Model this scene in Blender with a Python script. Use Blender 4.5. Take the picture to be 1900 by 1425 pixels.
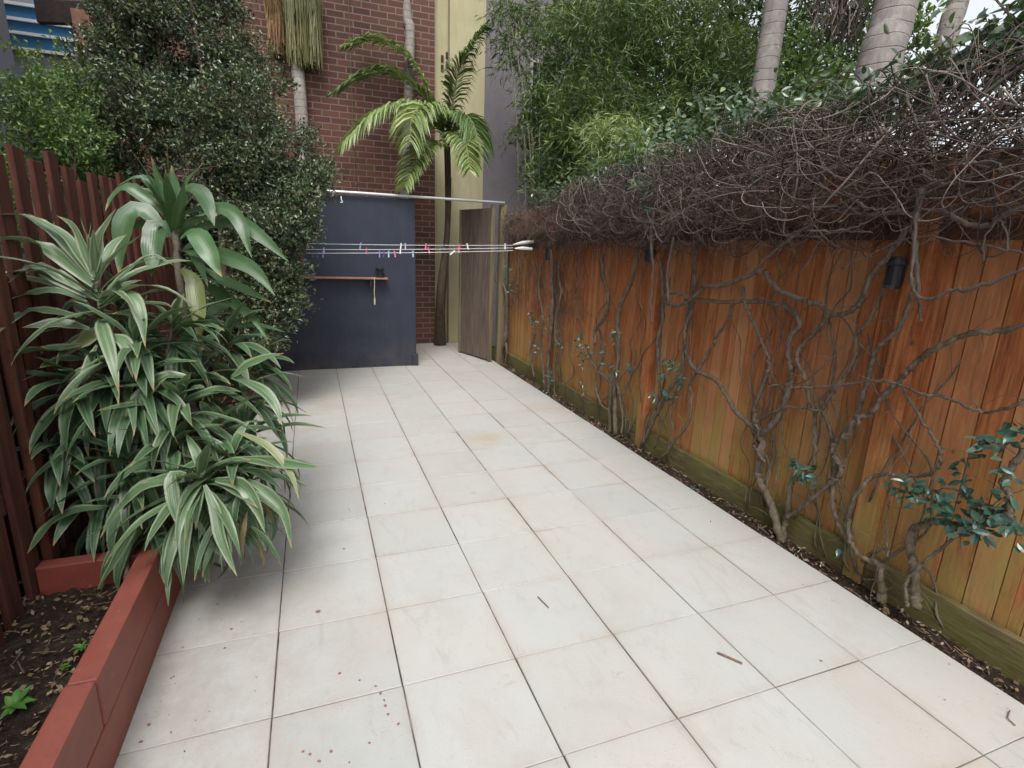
import bpy, math, random
import numpy as np
from math import radians, sin, cos, pi
for o in list(bpy.data.objects): bpy.data.objects.remove(o)
rng = np.random.default_rng(7); random.seed(7)
sc = bpy.context.scene; COL = sc.collection

# ------------------------------------------------------------------ camera
C = np.array([0.2105, -1.2320, 1.6004])
R_ = np.array([0.93821603, -0.34439788, 0.03377542])
U_ = np.array([0.05411583, 0.24242095, 0.96866070])
W_ = np.array([0.34179256, 0.90698522, -0.24608060])
F_ = 990.6567
cam = bpy.data.cameras.new("camera"); co = bpy.data.objects.new("camera", cam); COL.objects.link(co)
from mathutils import Matrix, Vector
co.matrix_world = Matrix(((R_[0], U_[0], -W_[0], C[0]), (R_[1], U_[1], -W_[1], C[1]), (R_[2], U_[2], -W_[2], C[2]), (0, 0, 0, 1)))
cam.sensor_width = 36; cam.lens = F_ / 1900 * 36; cam.clip_start = 0.05; cam.clip_end = 500
sc.camera = co

# ------------------------------------------------------------------ world, sun, exposure (overcast)
SUN_EL, SUN_AZ = 58, 200
w = bpy.data.worlds.new("World"); sc.world = w; w.use_nodes = True
nt = w.node_tree; bg = nt.nodes["Background"]
sky = nt.nodes.new("ShaderNodeTexSky"); sky.sky_type = 'NISHITA'; sky.sun_disc = False
sky.sun_elevation = radians(SUN_EL); sky.sun_rotation = radians(SUN_AZ)
sky.air_density = 1.0; sky.dust_density = 4.0; sky.ozone_density = 1.0
hs = nt.nodes.new("ShaderNodeHueSaturation"); hs.inputs['Saturation'].default_value = 0.24; hs.inputs['Value'].default_value = 1.0
nt.links.new(sky.outputs[0], hs.inputs['Color']); nt.links.new(hs.outputs[0], bg.inputs[0]); bg.inputs[1].default_value = 0.15
sl = bpy.data.lights.new("sun", 'SUN'); sl.energy = 1.1; sl.angle = radians(24); sl.color = (1, 0.97, 0.93)
so = bpy.data.objects.new("sun", sl); COL.objects.link(so)
a_ = radians(SUN_AZ); e_ = radians(SUN_EL)
sdir = Vector((sin(a_) * cos(e_), cos(a_) * cos(e_), sin(e_)))
so.rotation_euler = sdir.to_track_quat('Z', 'Y').to_euler()
sc.view_settings.view_transform = 'Standard'; sc.view_settings.look = 'None'
sc.view_settings.exposure = 1.0; sc.view_settings.gamma = 1

# ------------------------------------------------------------------ pixel rays onto real planes
def ray(px, py): return W_ + R_ * (px - 950) / F_ - U_ * (py - 712.5) / F_
def onx(px, py, x): d = ray(px, py); return C + d * (x - C[0]) / d[0]
def ony(px, py, y): d = ray(px, py); return C + d * (y - C[1]) / d[1]
def onz(px, py, z=0): d = ray(px, py); return C + d * (z - C[2]) / d[2]
def dep(px, py, d): return C + ray(px, py) * d
def pxr(width, p): return width * ((np.array(p) - C) @ W_) / F_ / 2      # radius of a thing `width` px wide

# ------------------------------------------------------------------ objects
def tag(o, label=None, cat=None, group=None, kind=None):
    if label: o['label'] = label
    if cat: o['category'] = cat
    if group: o['group'] = group
    if kind: o['kind'] = kind
    return o
def empty(name, loc, label, cat, group=None):
    o = bpy.data.objects.new(name, None); COL.objects.link(o); o.location = loc; o.empty_display_size = .1
    return tag(o, label, cat, group)

class MB:
    def __init__(s): s.v = []; s.n = 0; s.q = []; s.t = []; s.uq = []; s.ut = []
    def add(s, v, quads=None, tris=None, uq=None, ut=None):
        v = np.asarray(v, float).reshape(-1, 3)
        if quads is not None and len(quads):
            q = np.asarray(quads, int).reshape(-1, 4); s.q.append(q + s.n)
            s.uq.append(np.zeros((len(q), 4, 2)) if uq is None else np.asarray(uq, float).reshape(-1, 4, 2))
        if tris is not None and len(tris):
            t = np.asarray(tris, int).reshape(-1, 3); s.t.append(t + s.n)
            s.ut.append(np.zeros((len(t), 3, 2)) if ut is None else np.asarray(ut, float).reshape(-1, 3, 2))
        s.v.append(v); s.n += len(v); return s
    def box(s, a, b, rot=None, piv=None, jit=0):
        x0, y0, z0 = a; x1, y1, z1 = b
        v = np.array([(x0,y0,z0),(x1,y0,z0),(x1,y1,z0),(x0,y1,z0),(x0,y0,z1),(x1,y0,z1),(x1,y1,z1),(x0,y1,z1)], float)
        if jit: v += rng.normal(0, jit, v.shape)
        if rot is not None:
            p = np.array(piv if piv is not None else v.mean(0)); v = (v - p) @ np.array(rot).T + p
        return s.add(v, [(0,3,2,1),(4,5,6,7),(0,1,5,4),(1,2,6,5),(2,3,7,6),(3,0,4,7)])
    def quad(s, a, b, c, d): return s.add([a, b, c, d], [(0,1,2,3)], uq=[[(0,0),(1,0),(1,1),(0,1)]])
    def tube(s, P, rad, sides=6, cap=True):
        P = np.asarray(P, float); n = len(P); rad = np.broadcast_to(np.asarray(rad, float), (n,))
        T = np.gradient(P, axis=0); T /= np.linalg.norm(T, axis=1)[:, None] + 1e-9
        a = np.array([0, 0, 1.]) if abs(T[0][2]) < .9 else np.array([1., 0, 0])
        N = np.zeros_like(P); x = np.cross(T[0], a); x /= np.linalg.norm(x); N[0] = x
        for i in range(1, n):
            x = N[i-1] - T[i] * (N[i-1] @ T[i]); N[i] = x / (np.linalg.norm(x) + 1e-9)
        B = np.cross(T, N); th = np.arange(sides) * 2 * pi / sides
        V = P[:, None] + rad[:, None, None] * (np.cos(th)[None, :, None] * N[:, None] + np.sin(th)[None, :, None] * B[:, None])
        i = np.arange(n-1)[:, None] * sides; j = np.arange(sides)[None]; j2 = (j + 1) % sides
        q = np.stack([i + j, i + j2, i + sides + j2, i + sides + j], -1).reshape(-1, 4)
        L = np.concatenate([[0], np.cumsum(np.linalg.norm(np.diff(P, axis=0), axis=1))])
        l0 = np.repeat(L[:-1], sides); l1 = np.repeat(L[1:], sides); u0 = np.tile(np.arange(sides) / sides, n-1); u1 = u0 + 1 / sides
        uq = np.stack([np.stack([u0, l0], -1), np.stack([u1, l0], -1), np.stack([u1, l1], -1), np.stack([u0, l1], -1)], 1)
        tr = []
        if cap:
            for k in range(1, sides-1): tr += [(0, k+1, k), ((n-1)*sides, (n-1)*sides+k, (n-1)*sides+k+1)]
        return s.add(V.reshape(-1, 3), q, tr, uq=uq)
    def lathe(s, c, prof, sides=20):
        P = []; 
        for r, z in prof: P += [(c[0] + r*cos(2*pi*k/sides), c[1] + r*sin(2*pi*k/sides), c[2] + z) for k in range(sides)]
        m = len(prof); q = [(i*sides+k, i*sides+(k+1)%sides, (i+1)*sides+(k+1)%sides, (i+1)*sides+k) for i in range(m-1) for k in range(sides)]
        return s.add(P, q)
    def build(s, name, mat, parent=None, smooth=False, uv=True, bevel=0):
        me = bpy.data.meshes.new(name)
        V = np.concatenate(s.v) if s.v else np.zeros((0, 3))
        q = np.concatenate(s.q) if s.q else np.zeros((0, 4), int); t = np.concatenate(s.t) if s.t else np.zeros((0, 3), int)
        off = np.zeros(3)
        if parent is not None: off = np.array(WLOC.get(parent.name, parent.location)); 
        V = V - off
        me.vertices.add(len(V)); me.vertices.foreach_set('co', V.astype(np.float32).ravel())
        nl = q.size + t.size; me.loops.add(nl); me.loops.foreach_set('vertex_index', np.concatenate([q.ravel(), t.ravel()]).astype(np.int32))
        me.polygons.add(len(q) + len(t))
        st = np.concatenate([np.arange(len(q)) * 4, len(q) * 4 + np.arange(len(t)) * 3]).astype(np.int32)
        me.polygons.foreach_set('loop_start', st)
        me.polygons.foreach_set('loop_total', np.concatenate([np.full(len(q), 4), np.full(len(t), 3)]).astype(np.int32))
        me.polygons.foreach_set('use_smooth', np.full(len(q)+len(t), bool(smooth)))
        if uv:
            u = me.uv_layers.new(name='UVMap')
            uu = np.concatenate([x.ravel() for x in (s.uq + s.ut)]) if (s.uq or s.ut) else np.zeros(0)
            u.data.foreach_set('uv', uu.astype(np.float32))
        me.update(); me.validate(); me.materials.append(mat)
        o = bpy.data.objects.new(name, me); COL.objects.link(o)
        if bevel:
            b = o.modifiers.new('bevel', 'BEVEL'); b.width = bevel; b.segments = 2; b.limit_method = 'ANGLE'; b.harden_normals = False
        if parent is not None: o.parent = parent; WLOC[o.name] = off
        return o
WLOC = {}
def top(mb, name, mat, label, cat, group=None, **k): return tag(mb.build(name, mat, **k), label, cat, group)
def struct(mb, name, mat, **k): return tag(mb.build(name, mat, **k), kind='structure')

def spline(P, m=6):
    P = np.asarray(P, float); n = len(P)
    if n < 3: return np.array([P[0] + (P[-1]-P[0])*t for t in np.linspace(0, 1, m+1)])
    Q = np.vstack([2*P[0]-P[1], P, 2*P[-1]-P[-2]]); out = []
    for i in range(1, n):
        p0, p1, p2, p3 = Q[i-1], Q[i], Q[i+1], Q[i+2]
        for t in np.linspace(0, 1, m, endpoint=False):
            out.append(.5*((2*p1)+(-p0+p2)*t+(2*p0-5*p1+4*p2-p3)*t*t+(-p0+3*p1-3*p2+p3)*t**3))
    out.append(P[-1]); return np.array(out)
def rotz(a): return np.array([[cos(a), -sin(a), 0], [sin(a), cos(a), 0], [0, 0, 1]])
def roty(a): return np.array([[cos(a), 0, sin(a)], [0, 1, 0], [-sin(a), 0, cos(a)]])
def rotx(a): return np.array([[1, 0, 0], [0, cos(a), -sin(a)], [0, sin(a), cos(a)]])

# ------------------------------------------------------------------ materials
class NT:
    def __init__(s, name, rough=.6, spec=.5):
        s.m = bpy.data.materials.new(name); s.m.use_nodes = True; s.t = s.m.node_tree; s.b = s.t.nodes['Principled BSDF']
        s.b.inputs['Roughness'].default_value = rough; s.b.inputs['Specular IOR Level'].default_value = spec
    def n(s, typ, **k):
        x = s.t.nodes.new('ShaderNode' + typ)
        for a, b in k.items():
            if a.startswith('i_'):
                key = a[2:]; key = int(key) if key.isdigit() else key.replace('_', ' ')
                if hasattr(b, 'links') or isinstance(b, bpy.types.NodeSocket): s.t.links.new(b, x.inputs[key])
                else: x.inputs[key].default_value = b
            else: setattr(x, a, b)
        return x
    def obj(s): return s.n('TexCoord').outputs['Object']
    def mapping(s, vec, scale=(1,1,1), loc=(0,0,0), rot=(0,0,0)):
        x = s.n('Mapping'); s.t.links.new(vec, x.inputs[0]); x.inputs['Scale'].default_value = scale; x.inputs['Location'].default_value = loc; x.inputs['Rotation'].default_value = rot
        return x.outputs[0]
    def noise(s, vec, scale, detail=4, rough=.55, dist=0):
        x = s.n('TexNoise', i_Scale=scale, i_Detail=detail, i_Roughness=rough, i_Distortion=dist)
        if vec is not None: s.t.links.new(vec, x.inputs['Vector'])
        return x.outputs['Fac']
    def ramp(s, fac, stops, interp='LINEAR'):
        x = s.n('ValToRGB'); s.t.links.new(fac, x.inputs[0]); cr = x.color_ramp; cr.interpolation = interp
        while len(cr.elements) > len(stops): cr.elements.remove(cr.elements[-1])
        while len(cr.elements) < len(stops): cr.elements.new(1)
        for e, (p, c) in zip(cr.elements, stops): e.position = p; e.color = (c, c, c, 1) if isinstance(c, (int, float)) else (*c, 1)
        return x.outputs[0]
    def mix(s, fac, a, b, mode='MIX'):
        x = s.n('Mix', data_type='RGBA', blend_type=mode)
        for i, v in ((0, fac), (6, a), (7, b)):
            if isinstance(v, bpy.types.NodeSocket): s.t.links.new(v, x.inputs[i])
            else: x.inputs[i].default_value = v if i == 0 else (*v, 1)
        return x.outputs[2]
    def math(s, op, a, b=0., c=0.):
        x = s.n('Math', operation=op)
        for i, v in enumerate((a, b, c)):
            if isinstance(v, bpy.types.NodeSocket): s.t.links.new(v, x.inputs[i])
            else: x.inputs[i].default_value = v
        return x.outputs[0]
    def rnd(s): return s.n('NewGeometry').outputs['Random Per Island']
    def uv(s): return s.n('UVMap').outputs[0]
    def sep(s, v): x = s.n('SeparateXYZ'); s.t.links.new(v, x.inputs[0]); return x.outputs
    def comb(s, a, b, c=0.):
        x = s.n('CombineXYZ')
        for i, v in enumerate((a, b, c)):
            if isinstance(v, bpy.types.NodeSocket): s.t.links.new(v, x.inputs[i])
            else: x.inputs[i].default_value = v
        return x.outputs[0]
    def col(s, c):
        if isinstance(c, bpy.types.NodeSocket): s.t.links.new(c, s.b.inputs['Base Color'])
        else: s.b.inputs['Base Color'].default_value = (*c, 1)
        return s
    def rough(s, r):
        s.t.links.new(r, s.b.inputs['Roughness']); return s
    def bump(s, h, dist=.01, strength=1.):
        x = s.n('Bump'); x.inputs['Distance'].default_value = dist; x.inputs['Strength'].default_value = strength
        s.t.links.new(h, x.inputs['Height']); s.t.links.new(x.outputs[0], s.b.inputs['Normal']); return s
    def translucent(s, c, f=.3):
        t = s.n('BsdfTranslucent')
        if isinstance(c, bpy.types.NodeSocket): s.t.links.new(c, t.inputs[0])
        else: t.inputs[0].default_value = (*c, 1)
        m = s.n('MixShader'); m.inputs[0].default_value = f
        s.t.links.new(s.b.outputs[0], m.inputs[1]); s.t.links.new(t.outputs[0], m.inputs[2])
        s.t.links.new(m.outputs[0], s.t.nodes['Material Output'].inputs['Surface']); return s

def leaf_mat(name, stops, rough=.4, tr=.25, spec=.5, shade=.75):
    k = NT(name, rough, spec); c = k.ramp(k.rnd(), stops)
    n = k.ramp(k.noise(k.obj(), 1.7, 4, .7), [(.38, 0.), (.62, shade)]); c = k.mix(n, c, (stops[0][1][0]*.6, stops[0][1][1]*.7, stops[0][1][2]*.6))
    k.col(c); k.translucent(k.mix(.5, c, (.16, .22, .03)), tr); return k.m

def bark_mat(name, a, b, scale=40, stretch=(1, 1, .25), moss=None, spread=None):
    k = NT(name, .85, .25); v = k.mapping(k.obj(), stretch); n = k.noise(v, scale, 5, .65)
    c = k.ramp(n, [(.3, a), (.7, b)]); r = k.rnd(); c = k.mix(k.math('MULTIPLY', r, .55), c, tuple(x*.45 for x in a))
    if spread: c = k.mix(k.ramp(r, [(0, 0.), (.55, .05), (.8, .35), (1, .8)]), c, spread); c = k.mix(k.ramp(r, [(.0, .75), (.45, .45), (.5, 0.)]), c, tuple(x*.5 for x in a))
    if moss:
        z = k.sep(k.obj())[2]; f = k.n('MapRange', i_1=0.7, i_2=.0); k.t.links.new(z, f.inputs[0])
        c = k.mix(k.math('MULTIPLY', f.outputs[0], k.ramp(k.noise(k.obj(), 9), [(.4, 0.), (.65, .6)])), c, moss)
    k.col(c).bump(n, .004, .8); return k.m

def paint_tiles():
    k = NT('sandstone_paver', .62, .35); o = k.obj()
    r = k.rnd(); big = k.noise(o, 1.3, 5, .6); mid = k.noise(o, 6, 6, .7); fine = k.noise(o, 70, 4, .7)
    c = k.ramp(r, [(0, (.365, .378, .366)), (.35, (.410, .418, .402)), (.7, (.385, .393, .376)), (1, (.425, .432, .418))])
    c = k.mix(k.ramp(big, [(.42, 0.), (.7, .45)]), c, (.44, .40, .36))
    c = k.mix(k.ramp(mid, [(.50, 0.), (.75, .5)]), c, (.40, .39, .37))
    c = k.mix(k.ramp(fine, [(.55, 0.), (.85, .35)]), c, (.33, .315, .29))
    x, y, z = k.sep(o)
    # grime along the joints, patchy water marks and smears
    for ax_ in (x, y):
        ed = k.math('PINGPONG', ax_, .225); ed = k.math('ADD', ed, k.math('MULTIPLY', k.math('SUBTRACT', k.noise(o, 14, 5, .7), .5), .05))
        c = k.mix(k.math('MULTIPLY', k.ramp(ed, [(0., .5), (.02, .15), (.05, 0.)]), k.ramp(k.noise(o, 2.6, 4), [(.38, 0.), (.62, .9)])), c, (.30, .25, .20))
    w1 = k.noise(k.mapping(o, (1, 1, 1), (7, 3, 0)), 2.1, 8, .72, .6); c = k.mix(k.ramp(w1, [(.47, 0.), (.56, .10), (.72, .38)]), c, (.30, .28, .245))
    w2 = k.noise(k.mapping(o, (2.2, .8, 1), (1, 9, 0)), 5, 7, .75, 1.2); c = k.mix(k.ramp(w2, [(.54, 0.), (.70, .38)]), c, (.28, .27, .25))
    w3 = k.noise(k.mapping(o, (1, 1, 1), (21, 5, 0)), 1.1, 4, .6); c = k.mix(k.ramp(w3, [(.55, 0.), (.72, .35)]), c, (.385, .315, .26))
    # dirt that gathers next to the garden bed; evenly darker towards the far end
    d1 = k.n('MapRange', i_1=.55, i_2=-.45); k.t.links.new(x, d1.inputs[0])
    c = k.mix(k.math('MULTIPLY', d1.outputs[0], k.ramp(k.noise(o, 4.5, 7, .75), [(.36, 0.), (.62, .8)])), c, (.30, .275, .245))
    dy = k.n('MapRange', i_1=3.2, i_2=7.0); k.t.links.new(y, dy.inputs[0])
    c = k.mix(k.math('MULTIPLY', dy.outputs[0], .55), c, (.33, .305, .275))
    # rusty stain
    dx = k.math('SUBTRACT', x, 1.55); dyy = k.math('SUBTRACT', y, 2.93)
    dist = k.math('SQRT', k.math('ADD', k.math('MULTIPLY', dx, dx), k.math('MULTIPLY', dyy, dyy)))
    dist = k.math('ADD', dist, k.math('MULTIPLY', k.math('SUBTRACT', k.noise(o, 9, 4), .5), .25))
    c = k.mix(k.ramp(dist, [(.03, .55), (.2, 0.)]), c, (.36, .27, .15))
    # dark scuffs
    v = k.n('TexVoronoi', i_Scale=2.3); k.t.links.new(k.mapping(o, (1, 1.4, 1)), v.inputs['Vector'])
    sp2 = k.ramp(k.noise(o, 160, 2), [(.64, 0.), (.70, .55)]); c = k.mix(k.math('MULTIPLY', sp2, k.ramp(k.noise(o, 5.5, 4), [(.42, 0.), (.6, 1.)])), c, (.20, .165, .13)); sp = k.ramp(v.outputs['Distance'], [(.0, .8), (.12, 0.)]); sp = k.math('MULTIPLY', sp, k.ramp(k.noise(o, 35, 3), [(.5, 0.), (.6, .7)]))
    c = k.mix(sp, c, (.25, .22, .2))
    k.col(c); k.rough(k.ramp(mid, [(.3, .48), (.7, .7)])); k.bump(k.math('ADD', fine, k.math('MULTIPLY', mid, .8)), .0012, .7); return k.m

def fence_wood():
    k = NT('stained_paling_timber', .72, .25); o = k.obj(); x, y, z = k.sep(o); r = k.rnd()
    off = k.math('MULTIPLY', r, 30.); v = k.comb(k.math('ADD', y, off), k.math('MULTIPLY', z, .07), off)
    g = k.noise(v, 60, 6, .7); g2 = k.noise(k.comb(k.math('ADD', y, off), k.math('MULTIPLY', z, .22), off), 22, 4, .6, 1.5)
    c = k.ramp(g, [(.27, (.075, .028, .013)), (.42, (.24, .080, .028)), (.58, (.38, .140, .05)), (.74, (.52, .25, .115))])
    c = k.mix(k.ramp(g2, [(.45, 0.), (.78, .6)]), c, (.33, .075, .030))
    c = k.mix(k.ramp(r, [(0, 0.), (.5, .05), (.8, .35), (1, .6)]), c, (.46, .25, .125))
    kn = k.n('TexVoronoi', i_Scale=5.); k.t.links.new(k.mapping(o, (1, 1.6, .8)), kn.inputs['Vector'])
    c = k.mix(k.ramp(kn.outputs['Distance'], [(.03, .8), (.075, 0.)]), c, (.08, .03, .015))
    # algae growing from the ground up and at the damp far end
    zz = k.n('MapRange', i_1=.95, i_2=.1); k.t.links.new(z, zz.inputs[0])
    fy = k.n('MapRange', i_1=2.4, i_2=4.9); k.t.links.new(y, fy.inputs[0])
    ny = k.n('MapRange', i_1=.7, i_2=-.3); k.t.links.new(y, ny.inputs[0])
    mo = k.noise(k.comb(k.math('ADD', k.math('MULTIPLY', y, 1.), off), k.math('MULTIPLY', z, .25)), 5, 5, .65)
    lo = k.math('MULTIPLY', zz.outputs[0], 1.0); allm = k.math('ADD', k.math('ADD', lo, k.math('MULTIPLY', fy.outputs[0], 1.15)), k.math('MULTIPLY', ny.outputs[0], k.math('MULTIPLY', zz.outputs[0], .6)))
    m = k.math('MULTIPLY', k.ramp(mo, [(.36, 0.), (.6, 1.)]), allm); m = k.n('Clamp', i_0=m).outputs[0]
    c = k.mix(k.math('MULTIPLY', m, .8), c, (.29, .225, .07))
    k.col(c); k.bump(k.math('ADD', g, g2), .0025, .8); return k.m

def plinth_wood():
    k = NT('mossy_plinth_timber', .8, .2); o = k.obj(); x, y, z = k.sep(o)
    g = k.noise(k.comb(k.math('MULTIPLY', y, .12), z, x), 60, 5, .6); b = k.noise(o, 2.2, 4)
    c = k.ramp(g, [(.3, (.07, .055, .025)), (.6, (.16, .13, .06)), (.8, (.22, .17, .08))])
    c = k.mix(k.ramp(b, [(.42, 0.), (.62, .85)]), c, (.115, .12, .032)); c = k.mix(k.ramp(k.noise(o, 5), [(.5, 0.), (.7, .6)]), c, (.09, .06, .045))
    k.col(c); k.bump(g, .003, .8); return k.m

def plain_noise(name, a, b, scale=8, rough=.7, bump=.002, spec=.3, stops=(.35, .65), streak=None):
    k = NT(name, rough, spec); o = k.obj(); v = k.mapping(o, streak) if streak else o
    n = k.noise(v, scale, 6, .65); c = k.ramp(n, [(stops[0], a), (stops[1], b)]); f = k.noise(o, scale*9, 3)
    c = k.mix(k.math('MULTIPLY', f, .3), c, tuple(x*.7 for x in a)); k.col(c)
    if bump: k.bump(k.math('ADD', n, k.math('MULTIPLY', f, .5)), bump, .8)
    return k.m

def brick_mat(name, axis='xz'):
    k = NT(name, .85, .2); x, y, z = k.sep(k.obj()); v = k.comb(x if axis[0] == 'x' else y, z)
    b = k.n('TexBrick', i_Scale=1., i_Mortar_Size=.0085, i_Mortar_Smooth=.25, i_Bias=-.1); b.inputs['Brick Width'].default_value = .24; b.inputs['Row Height'].default_value = .086
    b.inputs['Color1'].default_value = (.112, .056, .042, 1); b.inputs['Color2'].default_value = (.047, .027, .026, 1); b.inputs['Mortar'].default_value = (.235, .19, .165, 1)
    k.t.links.new(v, b.inputs['Vector']); n = k.noise(k.obj(), 14, 5); c = k.mix(k.math('MULTIPLY', n, .5), b.outputs['Color'], (.11, .052, .04))
    c = k.mix(k.ramp(k.noise(k.obj(), .9, 3), [(.4, 0.), (.7, .35)]), c, (.20, .085, .055))
    k.col(c); k.bump(k.math('SUBTRACT', k.math('MULTIPLY', n, .3), b.outputs['Fac']), .008, 1.); return k.m

def yellow_render():
    k = NT('yellow_render', .85, .2); o = k.obj(); n = k.noise(o, 2, 5)
    c = k.ramp(n, [(.3, (.365, .33, .205)), (.7, (.44, .405, .27))])
    st = k.noise(k.mapping(o, (1, 1, .12)), 11, 4); c = k.mix(k.ramp(st, [(.5, 0.), (.75, .5)]), c, (.33, .27, .12))
    z = k.sep(o)[2]; f = k.n('MapRange', i_1=1.6, i_2=0.); k.t.links.new(z, f.inputs[0])
    c = k.mix(k.math('MULTIPLY', f.outputs[0], .35), c, (.25, .22, .10)); k.col(c).bump(k.noise(o, 90, 2), .002, .6); return k.m

def navy_paint():
    k = NT('navy_painted_render', .55, .4); o = k.obj(); n = k.noise(o, 3, 6, .65); st = k.noise(k.mapping(o, (1, 1, .1)), 14, 5, .6)
    c = k.ramp(n, [(.3, (.014, .019, .034)), (.7, (.026, .032, .053))]); c = k.mix(k.ramp(st, [(.5, 0.), (.75, .35)]), c, (.042, .044, .055))
    z = k.sep(o)[2]; f = k.n('MapRange', i_1=.45, i_2=0.); k.t.links.new(z, f.inputs[0])
    c = k.mix(k.math('MULTIPLY', f.outputs[0], k.ramp(k.noise(o, 7), [(.35, 0.), (.65, .6)])), c, (.075, .062, .045))
    k.col(c); k.bump(k.math('ADD', k.noise(o, 45, 3), st), .002, .6); return k.m

def red_sleeper():
    k = NT('red_painted_sleeper', .5, .4); o = k.obj(); g = k.noise(k.mapping(o, (1, .06, 1)), 55, 4); n = k.noise(o, 6, 5)
    c = k.ramp(n, [(.35, (.175, .043, .029)), (.65, (.235, .057, .036))]); c = k.mix(k.ramp(g, [(.5, 0.), (.8, .35)]), c, (.17, .035, .024))
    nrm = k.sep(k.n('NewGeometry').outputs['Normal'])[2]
    c = k.mix(k.math('MULTIPLY', k.ramp(nrm, [(.5, 0.), (.9, .45)]), k.ramp(k.noise(o, 11, 6), [(.3, .4), (.7, 1.)])), c, (.225, .088, .076))   # paler, less saturated red on upward faces
    sp = k.noise(o, 120, 2); c = k.mix(k.ramp(sp, [(.66, 0.), (.74, .7)]), c, (.09, .03, .02)); sc_ = k.noise(k.mapping(o, (1, .35, 1)), 24, 5, .75); c = k.mix(k.ramp(sc_, [(.58, 0.), (.70, .5)]), c, (.13, .05, .035)); c = k.mix(k.ramp(k.noise(k.mapping(o, (1, .5, 1), (4, 4, 4)), 34, 4, .7), [(.62, 0.), (.70, .45)]), c, (.30, .15, .12)); k.col(c); k.bump(k.math('ADD', g, sp), .0015, .7); return k.m

def soil_mat():
    k = NT('garden_soil', .95, .15); o = k.obj(); n = k.noise(o, 16, 8, .75); m = k.noise(o, 55, 4, .7)
    c = k.ramp(n, [(.3, (.018, .011, .008)), (.55, (.055, .038, .030)), (.8, (.12, .092, .075))]); c = k.mix(k.ramp(m, [(.58, 0.), (.75, .6)]), c, (.16, .125, .10))
    k.col(c); k.bump(k.math('ADD', n, m), .03, 1.); return k.m

def palm_trunk_mat(name, a, b, ring):
    k = NT(name, .8, .25); o = k.obj(); z = k.sep(o)[2]; zz = k.math('ADD', z, k.math('MULTIPLY', k.noise(o, 5, 3), .05))
    w_ = k.math('PINGPONG', zz, ring / 2); rr = k.ramp(k.math('DIVIDE', w_, ring / 2), [(0, 1.), (.13, 0.)])
    n = k.noise(k.mapping(o, (1, 1, .5)), 16, 6, .7); c = k.ramp(n, [(.3, a), (.7, b)])
    band = k.noise(k.comb(0., 0., zz), 4.5, 2); c = k.mix(k.ramp(band, [(.45, 0.), (.65, .35)]), c, tuple(t*.62 for t in a))
    c = k.mix(k.math('MULTIPLY', rr, .3), c, tuple(t*.45 for t in a)); k.col(c); k.bump(k.math('SUBTRACT', n, rr), .008, .8); return k.m

def strap_mat(name, green, stripe, margin, amount=1., plain=False):
    k = NT(name, .36, .5); u, v, _ = k.sep(k.uv()); r = k.rnd()
    e = k.math('ABSOLUTE', k.math('SUBTRACT', u, .5))                      # 0 midrib .. .5 margin
    g = k.mix(r, green, tuple(t*1.5 for t in green))
    if plain:
        c = g; ribs = k.math('SINE', k.math('MULTIPLY', u, 90.)); c = k.mix(k.ramp(ribs, [(.4, 0.), (1, .06)]), c, (.22, .32, .14))
        mid = k.ramp(e, [(.0, .35), (.05, 0.)]); c = k.mix(mid, c, (.10, .20, .05))
    else:
        no = k.noise(k.comb(k.math('ADD', k.math('MULTIPLY', u, 9.), k.math('MULTIPLY', r, 50.)), k.math('MULTIPLY', v, .35)), 1.6, 3, .6)
        st = k.ramp(no, [(.5, 0.), (.58, 1.)])
        c = k.mix(k.math('MULTIPLY', st, .6 * amount), g, stripe)
        c = k.mix(k.ramp(e, [(.30, 0.), (.36, .8 * amount), (.44, .85 * amount), (.47, .25)]), c, margin)
        c = k.mix(k.ramp(e, [(.02, .35), (.06, 0.)]), c, stripe)
    tip = k.ramp(v, [(.88, 0.), (.96, .9)]); c = k.mix(k.math('MULTIPLY', tip, k.ramp(r, [(.3, 0.), (.4, 1.)])), c, (.30, .21, .09))
    old = k.ramp(r, [(.955, 0.), (.965, .35)]); spk = k.noise(k.comb(k.math('MULTIPLY', u, 3.), k.math('MULTIPLY', v, 9.), k.math('MULTIPLY', r, 40.)), 3.5, 4, .7); c = k.mix(k.ramp(spk, [(.58, 0.), (.72, .45)]), c, (.16, .15, .08)); c = k.mix(old, c, (.30, .25, .09))
    k.col(c); k.bump(k.math('SINE', k.math('MULTIPLY', u, 55.)), .0003, .4); k.translucent(k.mix(.3, c, (.2, .3, .05)), .18); return k.m

def flat(name, c, rough=.5, metal=0.):
    k = NT(name, rough); k.col(c); k.b.inputs['Metallic'].default_value = metal
    n = k.noise(k.obj(), 30, 3); k.rough(k.ramp(n, [(.3, max(.05, rough-.1)), (.7, min(1, rough+.1))])); return k.m

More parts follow.
